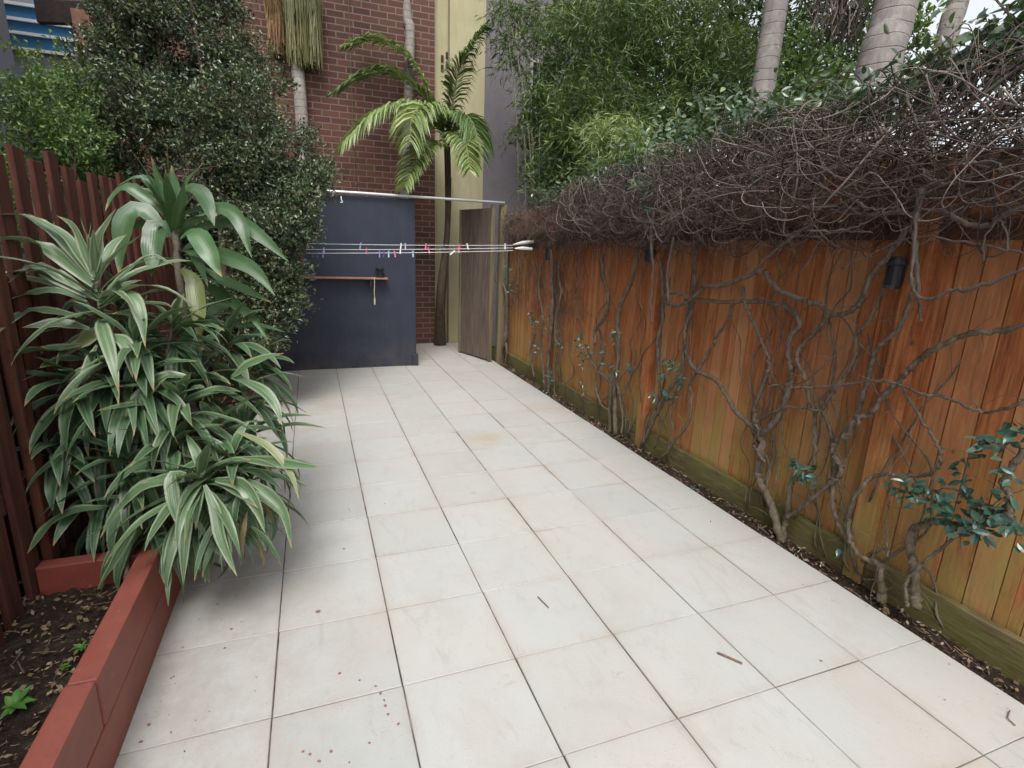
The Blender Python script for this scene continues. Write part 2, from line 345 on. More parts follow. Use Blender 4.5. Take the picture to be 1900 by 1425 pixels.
M = dict(
    tile=paint_tiles(), paling=fence_wood(), plinth=plinth_wood(), soil=soil_mat(), sleeper=red_sleeper(),
    brick=brick_mat('dark_red_brick'), yellow=yellow_render(), navy=navy_paint(),
    grout=plain_noise('joint_grime', (.04, .032, .027), (.24, .215, .19), 5, .9, .002, .2, (.40, .68)),
    purple=plain_noise('mauve_grey_render', (.165, .148, .165), (.20, .18, .198), 2.5, .85),
    grey=plain_noise('pale_grey_render', (.24, .25, .285), (.29, .30, .335), 3, .8),
    picket=plain_noise('rough_red_picket_timber', (.042, .018, .014), (.135, .046, .032), 26, .85, .004, .2, (.3, .7), (1, 1, .12)),
    picket_light=plain_noise('orange_brown_timber', (.045, .020, .013), (.155, .052, .027), 16, .8, .004, .2, (.3, .7), (1, 1, .12)),
    gate=plain_noise('brown_gate_board', (.085, .062, .050), (.185, .145, .118), 22, .75, .002, .25, (.3, .7), (1, 1, .12)),
    oldpost=plain_noise('weathered_post', (.09, .07, .045), (.24, .20, .12), 18, .85, .004, .2, (.3, .7), (1, 1, .1)),
    beam=plain_noise('dark_brown_beam', (.03, .02, .017), (.06, .042, .036), 12, .7),
    bark=bark_mat('vine_bark', (.060, .045, .033), (.24, .19, .145), 55, moss=(.10, .10, .04)),
    twig=bark_mat('vine_twig_bark', (.042, .030, .027), (.17, .130, .112), 30, spread=(.30, .25, .22)),
    trunk=bark_mat('brown_trunk_bark', (.065, .045, .033), (.17, .12, .085), 20),
    cane=bark_mat('dracaena_cane', (.12, .10, .075), (.28, .24, .18), 60, (1, 1, 3)),
    palm=palm_trunk_mat('ringed_grey_palm_bark', (.14, .123, .115), (.27, .245, .228), .12),
    palm_s=palm_trunk_mat('slender_grey_palm_bark', (.17, .155, .135), (.29, .265, .235), .1),
    brownpalm=bark_mat('dark_palm_stem', (.06, .045, .03), (.15, .115, .08), 25),
    shrub=leaf_mat('lilly_pilly_leaf', [(0, (.030, .052, .024)), (.45, (.055, .088, .040)), (.75, (.095, .135, .066)), (.9, (.16, .145, .09)), (1, (.28, .33, .12))], .33, .16, .7, .35),
    shrub_g=leaf_mat('green_shrub_leaf', [(0, (.05, .10, .03)), (.5, (.09, .17, .045)), (.85, (.17, .27, .07)), (1, (.34, .42, .12))], .35, .3, .5, .3),
    lime=leaf_mat('lime_leaf', [(0, (.14, .24, .03)), (.6, (.24, .36, .05)), (1, (.42, .42, .12))], .4, .4),
    bamboo=leaf_mat('bamboo_leaf', [(0, (.045, .085, .020)), (.5, (.085, .145, .035)), (.85, (.16, .24, .055)), (1, (.30, .36, .14))], .42, .3),
    dark_fol=leaf_mat('dark_tree_leaf', [(0, (.02, .045, .013)), (.6, (.04, .085, .022)), (1, (.09, .15, .035))], .45, .25),
    cane_b=plain_noise('bamboo_cane', (.09, .10, .045), (.19, .18, .10), 20, .5, 0, .4),
    vleaf=leaf_mat('vine_leaf', [(0, (.022, .06, .035)), (.5, (.04, .10, .055)), (.85, (.07, .15, .07)), (1, (.16, .24, .07))], .28, .15, .7),
    vleaf_top=leaf_mat('vine_top_leaf', [(0, (.035, .07, .035)), (.5, (.065, .125, .055)), (.85, (.12, .19, .09)), (1, (.30, .36, .17))], .3, .25, .7),
    vleaf_blue=leaf_mat('vine_leaf_bluish', [(0, (.025, .07, .055)), (.6, (.05, .12, .085)), (1, (.10, .18, .12))], .28, .12, .7),
    frond=leaf_mat('palm_frond_leaf', [(0, (.13, .20, .065)), (.5, (.23, .32, .11)), (1, (.38, .44, .17))], .4, .35, .5, .2),
    frond_d=leaf_mat('palm_frond_dark_leaf', [(0, (.06, .12, .045)), (.6, (.11, .19, .06)), (1, (.20, .27, .09))], .4, .3, .5, .2),
    rachis=flat('palm_rachis', (.17, .17, .07), .5),
    strand_g=leaf_mat('green_fruit_strand', [(0, (.13, .13, .05)), (.6, (.24, .235, .10)), (1, (.36, .33, .17))], .6, .05),
    strand_o=leaf_mat('orange_fruit_strand', [(0, (.16, .085, .035)), (.6, (.30, .17, .08)), (1, (.42, .29, .16))], .6, .05),
    strap_w=strap_mat('variegated_dracaena_leaf', (.050, .098, .042), (.17, .235, .14), (.27, .31, .20), .8),
    strap_v=strap_mat('pale_striped_dracaena_leaf', (.075, .13, .06), (.23, .29, .19), (.35, .385, .28), .9),
    strap_d=strap_mat('striped_dracaena_leaf', (.034, .078, .034), (.15, .215, .125), (.22, .28, .17), .7),
    strap_g=strap_mat('plain_dracaena_leaf', (.040, .088, .034), (.1, .2, .1), (.2, .3, .1), 1, True),
    dry=leaf_mat('dry_leaf', [(0, (.10, .06, .03)), (.5, (.22, .15, .08)), (.85, (.36, .28, .17)), (1, (.5, .45, .36))], .8, .1),
    white=flat('white_plastic', (.72, .72, .70), .4), galv=flat('galvanised_tube', (.55, .56, .56), .35, .3), black=flat('black_plastic', (.012, .013, .018), .45),
    cordw=flat('white_cord', (.62, .62, .62), .6), rope=flat('beige_rope', (.5, .42, .33), .8), shelf=plain_noise('red_brown_shelf', (.26, .12, .085), (.38, .2, .14), 20, .6, 0),
    blueglass=flat('blue_louvre_glass', (.05, .17, .33), .12), whiteframe=flat('white_window_frame', (.8, .82, .84), .5), greyframe=flat('grey_window_frame', (.34, .32, .33), .6), redbrick=plain_noise('orange_brick_pier', (.17, .085, .055), (.28, .16, .11), 12, .85),
    berry=flat('dried_red_berry', (.24, .10, .075), .9), stick=bark_mat('dry_stick', (.14, .09, .065), (.30, .21, .16), 40), darkglass=flat('dark_window_glass', (.02, .025, .03), .1),
    ground=plain_noise('neighbouring_ground', (.05, .055, .025), (.10, .09, .05), 2, .95))

# ------------------------------------------------------------------ ground, paving
g = MB(); g.box((-60, -60, -.30), (60, 60, -.12)); struct(g, 'ground', M['ground'])
S = .45
m = MB()
xs = [-.45] + [S*i for i in range(0, 6)] + [2.645]
jy = [S*j for j in range(-8, 18)]
def tile(x0, x1, y0, y1):
    gx = .0019 + abs(rng.normal(0, .0008)); gy = .0012 + abs(rng.normal(0, .0009)); h = rng.normal(0, .0011)
    a = rng.normal(0, .0014); tx = rng.normal(0, .0022); ty = rng.normal(0, .0022)
    cx, cy = (x0+x1)/2, (y0+y1)/2; hx, hy = (x1-x0)/2-gx, (y1-y0)/2-gy; b = .0022
    V = []
    for (ix, z) in ((0, -.035), (0, -b), (b, 0)):
        for sx, sy in ((-1,-1),(1,-1),(1,1),(-1,1)):
            X, Y = sx*(hx-ix), sy*(hy-ix); V.append((cx + X*cos(a)-Y*sin(a), cy + X*sin(a)+Y*cos(a), z + h + X*tx + Y*ty))
    q = [(8,9,10,11)]
    for l in (0, 4): q += [(l+k, l+(k+1)%4, l+4+(k+1)%4, l+4+k) for k in range(4)]
    m.add(V, q)
for i in range(len(xs)-1):
    for j in range(len(jy)-1):
        y0, y1 = jy[j], jy[j+1]
        if y0 >= 7.6: continue
        if i in (0,) and y0 < 5.9 and False: continue
        tile(xs[i], xs[i+1], y0, min(y1, 7.6))
struct(m, 'paving', M['tile'])
g = MB(); g.box((-.45, -3.6, -.10), (2.64, 7.6, -.0065)); tag(g.build('paving_bed', M['grout']), kind='structure')

def bumpy(x0, x1, y0, y1, z, amp, step, name):
    nx = max(2, int((x1-x0)/step)); ny = max(2, int((y1-y0)/step)); X, Y = np.meshgrid(np.linspace(x0, x1, nx+1), np.linspace(y0, y1, ny+1))
    Z = z + amp*(np.sin(X*17+Y*5)*np.cos(Y*13-X*3)*.5 + rng.normal(0, .35, X.shape))
    V = np.stack([X, Y, Z], -1).reshape(-1, 3); i, j = np.meshgrid(np.arange(nx), np.arange(ny)); a = (j*(nx+1)+i).ravel()
    mb = MB(); mb.add(V, np.stack([a, a+1, a+nx+2, a+nx+1], 1)); return struct(mb, name, M['soil'], smooth=True)
bumpy(2.647, 2.80, -3.5, 6.0, -.022, .010, .02, 'soil_strip')
bumpy(-1.0, -.51, -3.2, 1.2, .165, .016, .025, 'garden_bed_soil')
bumpy(-1.0, -.53, 1.24, 5.9, .20, .015, .04, 'planting_bed_soil')

# leaf litter and chips
def litter(n, fx, fz, name, label, mat, size=(.008, .03)):
    mb = MB()
    for _ in range(n):
        x, y = fx(); s = rng.uniform(*size); a = rng.uniform(0, 2*pi); el = rng.uniform(.25, .7)
        V = np.array([(-s, 0, 0), (0, -s*el, .1*s), (s, 0, .15*s), (0, s*el, .05*s)]) @ (rotz(a) @ rotx(rng.normal(0, .5)) @ roty(rng.normal(0, .4))).T
        mb.add(V + (x, y, fz + rng.uniform(.002, .012)), [(0,1,2,3)])
    return tag(mb.build(name, mat), label, 'leaf litter', kind='stuff')
litter(1500, lambda: (rng.uniform(2.652, 2.785), rng.uniform(-1.6, 5.9)), -.014, 'leaf_litter', 'dry leaf chips in the narrow soil strip along the paling fence', M['dry'], (.004, .016))
litter(420, lambda: ((-.43 + abs(rng.normal(0, .35))) if rng.random() < .6 else 2.64 - abs(rng.normal(0, .15)), rng.uniform(-.6, 5.6)), .0015, 'paving_crumbs', 'tiny dry leaf crumbs scattered thinly over the pale paving', M['dry'], (.0015, .006))
litter(1100, lambda: (rng.uniform(-.98, -.53), rng.uniform(-.8, 1.2)), .175, 'leaf_litter', 'dry leaf crumbs scattered over the dark garden bed soil', M['dry'], (.004, .016))
mb = MB()
for _ in range(240):
    x, y = (rng.uniform(2.66, 2.78), rng.uniform(-1.4, 5)) if _ < 160 else (rng.uniform(-.95, -.54), rng.uniform(-.5, 1.15))
    z = -.012 if x > 0 else .178; a = rng.uniform(0, pi); L = rng.uniform(.02, .09); d = np.array([cos(a), sin(a), rng.normal(0, .15)])
    if x > 0: d = np.array([.25*cos(a), sin(a), .1]); 
    P = [np.array((x, y, z+.006)) + d*L*t + rng.normal(0, .003, 3) for t in (-.5, 0, .5)]; mb.tube(P, rng.uniform(.0008, .0024), 4)
tag(mb.build('twig_litter', M['stick']), 'small dead twigs lying on the soil beside the paving', 'twigs', kind='stuff')

# sleepers round the garden bed
def sleeper_obj(parent, a, b, name='sleeper'): 
    mb = MB(); mb.box(a, b); return mb.build(name, M['sleeper'], parent, bevel=.006)
e = empty('sleeper_edging', (-.48, .3, 0), 'low red painted timber sleeper wall edging the garden bed beside the paving', 'garden edging')
sleeper_obj(e, (-.524, -3.2, .166), (-.446, .395, .336)); sleeper_obj(e, (-.520, .399, .166), (-.443, 1.14, .334))
sleeper_obj(e, (-.522, -3.2, -.03), (-.444, -1.6, .163)); sleeper_obj(e, (-.522, -1.597, -.03), (-.445, 5.7, .163)); sleeper_obj(e, (-.522, 1.143, .166), (-.448, 5.7, .322))
e = empty('cross_sleeper', (-.7, 1.2, 0), 'short dark red sleeper crossing the garden bed under the striped plant', 'garden edging')
mb = MB(); mb.box((-.90, 1.20, .10), (-.526, 1.265, .285)); mb.build('sleeper', M['sleeper'], e, bevel=.006)

# ------------------------------------------------------------------ right fence
fe = empty('paling_fence', (2.83, 2.5, 0), 'tall orange-brown paling fence with a mossy plinth along the right side', 'fence')
mb = MB(); y = -3.4
while y < 6.0:
    wd = rng.choice([.098, .10, .102, .115]); tb = rng.normal(0, .0015)
    if rng.random() < .5: mb.box((2.828+tb, y+.0028, .13), (2.846+tb, y+wd-.0028, 2.06+rng.normal(0, .01)))
    else:
        k_ = y+wd*.48; mb.box((2.828+tb, y+.002, .13), (2.846+tb, k_-.0008, 2.06)); mb.box((2.829+tb, k_+.0008, .13), (2.846+tb, y+wd-.002, 2.06))
    y += wd
mb.build('palings', M['paling'], fe)
mb = MB(); mb.box((2.8485, -3.4, .12), (2.8488, 5.95, 2.02)); mb.build('gap_backing', M['beam'], fe)  # dark sheet standing in for rear palings, added to keep the board gaps shaded
for a, b in ((-3.4, .392), (.508, 2.392), (2.508, 4.392), (4.508, 5.95)):
    mb = MB(); mb.box((2.782, a, -.06), (2.822, b, .150)); mb.build('plinth_board', M['plinth'], fe, bevel=.004)
for y in (-1.55, .45, 2.45, 4.45):
    mb = MB(); mb.box((2.775, y-.05, -.08), (2.826, y+.05, 2.02)); mb.build('post', M['paling'], fe, bevel=.004)
for z in (.42, 1.05, 1.85):
    mb = MB(); mb.box((2.851, -3.4, z-.04), (2.895, 5.95, z+.04)); mb.build('rail', M['oldpost'], fe)
mb = MB(); mb.box((2.79, -3.4, 1.70), (2.8255, .395, 1.78)); mb.box((2.79, .505, 1.70), (2.8255, 2.395, 1.78)); mb.box((2.79, 2.505, 1.70), (2.8255, 4.395, 1.78)); mb.box((2.79, 4.505, 1.70), (2.8255, 5.9, 1.78)); mb.build('rail', M['picket'], fe)

for (px, py, yy, lab) in ((1665, 505, .40, 'dark blue-black lamp box on the fence behind the thickest vine stem'), (1208, 470, 2.45, 'small black lamp box under the vine on the middle fence post'), (1020, 470, 4.45, 'small black lamp box near the clothesline at the far end of the fence')):
    p = onx(px, py, 2.75); c = np.array((2.735, p[1], p[2])); t = empty('fence_lamp', c, lab, 'lamp', 'black lamps on the fence posts')
    mb = MB(); mb.lathe(c, [(.001, -.075), (.030, -.075), (.036, -.06), (.036, .03), (.045, .035), (.045, .05), (.03, .068), (.001, .07)], 14); mb.build('lamp_body', M['black'], t, smooth=False)
    mb = MB(); mb.box(c + (.03, -.02, -.04), c + (.045, .02, .05)); mb.build('bracket', M['black'], t)

# gate and its post
t = empty('garden_gate', (2.58, 5.93, 0), 'brown boarded gate standing open at the end of the courtyard', 'gate')
A = np.array([2.573, 5.93]); B = np.array([2.335, 6.67]); d = (B-A)/np.linalg.norm(B-A); nn = np.array([-d[1], d[0]])
def slab(mb, a, b, off0, off1, z0, z1):
    V = [(*(A + d*s + nn*o), z) for z in (z0, z1) for (s, o) in ((a, off0), (b, off0), (b, off1), (a, off1))]
    mb.add(V, [(0,3,2,1),(4,5,6,7),(0,1,5,4),(1,2,6,5),(2,3,7,6),(3,0,4,7)])
L = float(np.linalg.norm(B-A)); mb = MB(); slab(mb, .03, L, 0, .02, .03, 2.12); mb.build('gate_panel', M['gate'], t, bevel=.003)
mb = MB(); slab(mb, -.005, .028, -.006, .045, .02, 2.15); slab(mb, L+.001, L+.03, -.004, .045, .02, 2.12); mb.build('gate_frame', M['oldpost'], t, bevel=.003)
for z_ in (.3, 1.75): mb = MB(); slab(mb, .03, L, -.03, -.001, z_, z_+.08); mb.build('brace', M['oldpost'], t)
mb = MB(); mb.box((2.66, 5.92, -.06), (2.76, 6.02, 2.165)); top(mb, 'gate_post', M['oldpost'], 'weathered grey-brown square post where the gate meets the fence', 'post', bevel=.005)

# ------------------------------------------------------------------ navy wall, shelf
mb = MB(); mb.box((-2.2, 5.93, -.02), (1.50, 6.13, 2.165)); e = empty('navy_wall', (0, 6, 0), 'freestanding navy blue rendered wall across the end of the paving', 'wall')
mb.build('wall', M['navy'], e, bevel=.006); mb = MB(); mb.box((1.44, 5.915, -.02), (1.525, 6.12, .16)); mb.build('base_kerb', M['navy'], e, bevel=.008)
e = empty('wall_shelf', (.5, 5.88, 1.16), 'thin red-brown shelf fixed to the navy wall', 'shelf')
mb = MB(); mb.box((-.15, 5.80, 1.162), (1.125, 5.929, 1.182)); mb.build('shelf_board', M['shelf'], e, bevel=.002)
for x in (.1, .9): 
    mb = MB(); mb.box((x, 5.83, 1.06), (x+.02, 5.929, 1.161)); mb.build('bracket', M['black'], e)
c = np.array((1.035, 5.865, 1.183)); e = empty('lantern', c, 'small black lantern standing on the shelf of the navy wall', 'lantern')
mb = MB(); mb.lathe(c, [(.001, 0), (.052, 0), (.052, .02), (.044, .022), (.044, .024)], 16); mb.build('base', M['black'], e)
mb = MB(); mb.lathe(c, [(.040, .022), (.040, .095), (.001, .095)], 16); mb.build('glass', M['darkglass'], e)
mb = MB(); mb.lathe(c, [(.054, .096), (.054, .118), (.03, .132), (.001, .133)], 16); mb.build('lid', M['black'], e)
mb = MB()
for a in (.6, 2.2, 3.7, 5.3): mb = MB(); mb.tube([c+(.046*cos(a), .046*sin(a), .02), c+(.046*cos(a), .046*sin(a), .097)], .004, 5); mb.build('cage_bar', M['black'], e)
e = empty('hanging_brush', (.955, 5.80, 1.16), 'pale cord with a tassel hanging from the front of the navy wall shelf', 'cord')
mb = MB(); mb.tube(spline([(.957, 5.795, 1.185), (.955, 5.790, 1.10), (.949, 5.792, .99), (.952, 5.79, .93)]), .0045, 6); mb.build('cord', M['rope'], e)
mb = MB(); mb.tube([(.952, 5.79, .935), (.951, 5.79, .90), (.95, 5.79, .845)], [.006, .012, .009], 8); mb.build('tassel', M['rope'], e)
e = empty('clothes_pole', (1.2, 5.88, 2.18), 'long pale grey pole running level above the navy wall to the gate post', 'pole')
mb = MB(); mb.tube([(-1.1, 5.885, 2.185), (.8, 5.885, 2.192), (2.70, 5.90, 2.188)], .017, 10); mb.build('tube', M['galv'], e, smooth=True)
p = ony(633, 366, 5.885); mb = MB(); mb.tube(spline([p+(0, -.01, .01), p+(0, -.02, -.03), p+(.015, -.015, -.055), p+(-.01, -.01, -.06)]), .006, 6); mb.build('hook', M['white'], e)

# clothesline
e = empty('clothesline', (2.74, 5.1, 1.64), 'white retractable clothesline stretched from the fence across the courtyard', 'clothesline')
lines = []
for (ya, yb, yl, yr) in ((449, 455, 5.22, 5.14), (460, 460, 5.08, 5.06), (467, 465, 4.90, 4.98)):
    a = ony(560, ya, yl); b = ony(952, yb, yr); dd = (a-b); 
    a2 = a + dd * ((-.86 - a[0]) / dd[0]); sag = .018
    P = np.array([b + (a2-b)*t - np.array((0, 0, sag*4*t*(1-t))) for t in np.linspace(0, 1, 24)]); lines.append(P)
    mb = MB(); mb.tube(P, .0032, 5); mb.build('line', M['cordw'], e)
hb = ony(990, 455, 5.08)
mb = MB(); mb.box(hb + (-.02, -.11, -.035), hb + (.10, .11, .045)); mb.build('housing', M['black'], e, bevel=.01)
for (p0, p1) in ((ony(952, 454, 5.14), ony(990, 448, 5.0)), (ony(955, 461, 5.0), ony(988, 462, 4.92))):
    mb = MB(); mb.tube([p0, p0*.55+p1*.45+(0, 0, .006), p1], [.006, .021, .016], 8); mb.build('arm', M['white'], e)
COLS = {'white': (.75, .75, .75), 'lavender': (.42, .38, .62), 'violet': (.22, .13, .42), 'navy': (.03, .05, .16), 'grey-blue': (.25, .3, .42), 'dark pink': (.5, .06, .12), 'pink': (.72, .14, .28), 'pale blue': (.35, .52, .68), 'purple': (.36, .12, .4)}
for k_ in COLS: M['peg_'+k_] = flat('peg_'+k_.replace(' ', '_'), COLS[k_], .35)
pegs = [(561, 0, 'white', .5), (570, 0, 'white', -.3), (589, 2, 'navy', .1), (599, 2, 'violet', 0), (601, 1, 'lavender', 0), (669, 0, 'grey-blue', .2), (680, 1, 'dark pink', .1), (704, 2, 'purple', 0), (712, 2, 'navy', .1), (721, 2, 'pale blue', 0), (732, 2, 'pink', -.15), (743, 1, 'white', .1), (744, 0, 'white', .15), (752, 0, 'lavender', 0), (766, 2, 'pale blue', 0), (790, 0, 'pink', .1), (795, 1, 'pink', -.3), (823, 0, 'navy', .2), (841, 2, 'white', .9), (851, 1, 'pink', 0), (853, 0, 'dark pink', .1), (867, 0, 'white', -.2), (937, 0, 'white', 0)]
where = ['left end of the line among the shrub leaves', 'just right of the leftmost peg', 'near the left end on the front line', 'third line in over the left end of the shelf', 'middle line beside the violet peg', 'back line over the middle of the shelf', 'middle line over the middle of the shelf', 'front line directly above the lantern', 'front line between the purple and pale blue pegs', 'front line just right of the lantern', 'front line at the right of the group above the lantern', 'middle line, lower of two white pegs near the navy wall edge', 'back line, upper of two white pegs near the navy wall edge', 'back line just right of two white pegs', 'front line in front of the right edge of the navy wall', 'back line in front of the brick strip', 'middle line in front of the brick strip, tilted', 'back line in front of the yellow wall', 'front line lying flat before the yellow wall', 'middle line by the left edge of the gate', 'back line by the left edge of the gate', 'back line in front of the brown gate', 'back line near the white housing on the fence']
for (px, li, cn, tilt), wh in zip(pegs, where):
    P = lines[li]; best = None
    X = np.array([(q-C) @ R_ / ((q-C) @ W_) * F_ + 950 for q in P]); t_ = np.interp(-px, -X, np.arange(len(P))); i0 = min(int(t_), len(P)-2); q = P[i0] + (P[i0+1]-P[i0])*(t_-i0)
    pe = empty('clothes_peg', q, f'{cn} plastic peg, {wh}', 'clothes peg', 'pegs on the clothesline')
    Rm = roty(tilt)
    for s_ in (-1, 1):
        mb = MB(); V = np.array([(x, y + s_*(.004 + .004*abs(z+.01)/.03), z) for z in (-.048, -.012, .022) for (x, y) in ((-.006, -.003), (.006, -.003), (.006, .003), (-.006, .003))])
        qd = [(0,3,2,1), (8,9,10,11)] + [(l+k2, l+(k2+1) % 4, l+4+(k2+1) % 4, l+4+k2) for l in (0, 4) for k2 in range(4)]
        mb.add(V @ Rm.T + q, qd); mb.build('leg', M['peg_'+cn], pe)
    mb = MB(); mb.tube([q + Rm @ np.array((0, -.010, .004)), q + Rm @ np.array((0, .010, .004))], .0035, 6); mb.build('spring', M['galv'], pe)

# ------------------------------------------------------------------ buildings at the back
e = empty('brick_building', (0, 8, 0), 'tall dark red brick wall rising behind the navy wall', 'building')
mb = MB(); mb.box((-2.15, 7.62, -.1), (2.125, 8.6, 9.0)); mb.build('wall', M['brick'], e)
mb = MB()
for z in (2.2, 3.3, 4.4, 5.5): mb.box((.885, 7.606, z-.02), (.925, 7.619, z+.02))
mb.tube([(.905, 7.605, 1.9), (.905, 7.605, 6.5)], .006, 5); mb.build('conduit', M['oldpost'], e)
e = empty('yellow_building', (2.5, 8, 0), 'yellow rendered building corner between brick and mauve walls', 'building')
mb = MB(); mb.box((2.36, 7.63, -.1), (2.92, 10, 9)); mb.build('wall', M['yellow'], e); mb = MB(); mb.box((2.128, 7.75, -.1), (2.357, 10, 9)); mb.build('recess_wall', M['yellow'], e)
for px, pyy in ((824, 104), (833, 98)):
    a = ony(px, pyy, 7.62); mb = MB()
    for dz in (0, -.13): mb.box((a[0]-.02, 7.612 if a[0] > 2.36 else 7.735, a[2]+dz-.045), (a[0]+.02, 7.628 if a[0] > 2.36 else 7.748, a[2]+dz+.045))
    mb.build('vent_slot', M['beam'], e)
e = empty('mauve_building', (4, 8, 0), 'mauve-grey rendered wall partly hidden by bamboo', 'building')
mb = MB(); mb.box((2.923, 7.66, -.1), (5.6, 9.6, 9)); mb.build('wall', M['purple'], e)
a = ony(985, 205, 7.65); b = ony(1027, 122, 7.65)
fr = MB(); fr.box((a[0]-.05, 7.60, a[2]-.05), (b[0]+.05, 7.658, a[2])); fr.box((a[0]-.05, 7.62, b[2]), (b[0]+.05, 7.658, b[2]+.05)); fr.box((a[0]-.05, 7.62, a[2]), (a[0], 7.658, b[2])); fr.box((b[0], 7.62, a[2]), (b[0]+.05, 7.658, b[2]))
f = fr.build('window_frame', M['greyframe'], e); pn = MB(); pn.box((a[0]+.001, 7.645, a[2]+.001), (b[0]-.001, 7.657, b[2]-.001)); pn.build('pane', M['darkglass'], f)

# far left neighbours
e = empty('louvred_building', (-3.4, 9.5, 0), 'pale grey building with blue louvred window panes behind the shrub', 'building')
mb = MB(); mb.box((-6.0, 9.0, -.1), (-2.20, 11, 9)); mb.build('wall', M['grey'], e)
zs = [4.62, 4.32, 4.07, 3.86]
zs = [ony(40, y_, 9)[2] for y_ in (10, 38, 63, 92)]
for i in range(3):
    mb = MB(); mb.box((-3.75, 8.975, zs[i+1]+.02), (-2.78, 8.998, zs[i]-.02)); mb.build('window_pane', M['blueglass'], e)
for z in zs: mb = MB(); mb.box((-3.8, 8.94, z-.019), (-2.77, 8.999, z+.019)); mb.build('louvre_rail', M['whiteframe'], e)
a = ony(68, 22, 8.2); b = ony(185, 20, 7.3); e2 = empty('pergola_beam', a, 'dark brown timber beam ending above the shrub at the top left', 'beam')
mb = MB(); dd = b-a; mb.box((a[0], a[1]-.05, a[2]-.13), (a[0]+.01, a[1]+.05, a[2]+.13)); mb = MB()
V = [a+(0, -.05, -.13), b+(.3, -.05, -.13), b+(.3, .05, -.13), a+(0, .05, -.13), a+(0, -.05, .13), b+(.3, -.05, .13), b+(.3, .05, .13), a+(0, .05, .13)]
mb.add(V, [(0,3,2,1),(4,5,6,7),(0,1,5,4),(1,2,6,5),(2,3,7,6),(3,0,4,7)]); mb.build('beam', M['beam'], e2, bevel=.01)
mb = MB(); mb.box((-2.33, 7.5, -.1), (-2.153, 7.9, 4.22)); top(mb, 'brick_pier', M['redbrick'], 'narrow orange brick pier beneath the brown beam at the top left', 'pier')
a = dep(24, 100, 6.5)
mb = MB(); mb.box((a[0]-3.5, -4, -.1), (a[0], a[1], 7)); top(mb, 'grey_house', M['grey'], 'plain grey rendered wall at the far left edge behind the pickets', 'building')

# ------------------------------------------------------------------ left picket fence
e = empty('picket_fence', (-.93, 2, 0), 'rough red-brown picket fence behind the dracaenas on the left', 'fence')
X0 = -.93; y = -.9; k_ = 0
tops = {}
while y < 5.9:
    z = 1.93 + rng.normal(0, .035); wdt = .098
    mb = MB(); mb.box((X0, y, .10), (X0+.022, y+wdt, z), roty(rng.normal(0, .004)), jit=.0012); o = mb.build('picket', M['picket'], e, bevel=.002)
    mb = MB(); mb.box((X0-.075, y+.075, .10), (X0-.053, y+.075+wdt, 1.38), jit=.0012); o = mb.build('picket', M['picket'], e, bevel=.002)
    y += .172
for z in (.55, 1.35): mb = MB(); mb.box((X0-.051, -.9, z), (X0-.002, 5.9, z+.075)); mb.build('rail', M['picket'], e)
mb = MB(); mb.box((-.925, 1.32, .0), (-.885, 1.40, 1.55)); mb.build('post', M['picket_light'], e, bevel=.01)

# ------------------------------------------------------------------ foliage helpers
def rand_dirs(n):
    v = rng.normal(size=(n, 3)); return v / np.linalg.norm(v, axis=1)[:, None]
def leaves(mb, P, D, L, Wd, fold=.25, droop=.15, up=None, seg=1):
    """leaf blades at P along unit D, length L, width Wd, folded on a midrib"""
    n = len(P); L = np.broadcast_to(L, (n,))[:, None]; Wd = np.broadcast_to(Wd, (n,))[:, None]
    a = rng.normal(size=(n, 3)) if up is None else np.broadcast_to(up, (n, 3)) + rng.normal(0, .35, (n, 3))
    Sd = np.cross(D, a); Sd /= np.linalg.norm(Sd, axis=1)[:, None] + 1e-9; N = np.cross(Sd, D)
    N *= np.sign(N[:, 2:3] + 1e-6) if up is not None else 1
    mid = P + D*L*.45 - N*0; tipp = P + D*L - N*L*droop
    l = mid + Sd*Wd*.5 + N*Wd*fold; r = mid - Sd*Wd*.5 + N*Wd*fold
    V = np.stack([P, l, tipp, r, mid], 1).reshape(-1, 3); b = np.arange(n)[:, None]*5
    t = np.concatenate([b+(0, 4, 1), b+(1, 4, 2), b+(0, 3, 4), b+(3, 2, 4)], 1).reshape(-1, 3); mb.add(V, tris=t); return mb

def oval_leaves(mb, P, D, L, Wd, up, fold=.12, droop=.15):
    n = len(P); L = np.broadcast_to(L, (n,))[:, None]; Wd = np.broadcast_to(Wd, (n,))[:, None]
    a = np.broadcast_to(up, (n, 3)) + rng.normal(0, .4, (n, 3)); Sd = np.cross(D, a); Sd /= np.linalg.norm(Sd, axis=1)[:, None] + 1e-9; N = np.cross(Sd, D); V = []
    for t, w_ in ((0, .06), (.2, .38), (.45, .5), (.72, .36), (.9, .15), (1., .01)):
        m_ = P + D*L*t - N*L*droop*t*t
        for u in (-1, 0, 1): V.append(m_ + Sd*Wd*w_*u + N*Wd*fold*abs(u)*w_*2)
    V = np.stack(V, 1).reshape(-1, 3); b = np.arange(n)[:, None]*18; q = []
    for i in range(5):
        for j in range(2): k0 = i*3+j; q.append(b + (k0, k0+1, k0+4, k0+3))
    mb.add(V, np.concatenate(q, 1).reshape(-1, 4)); return mb

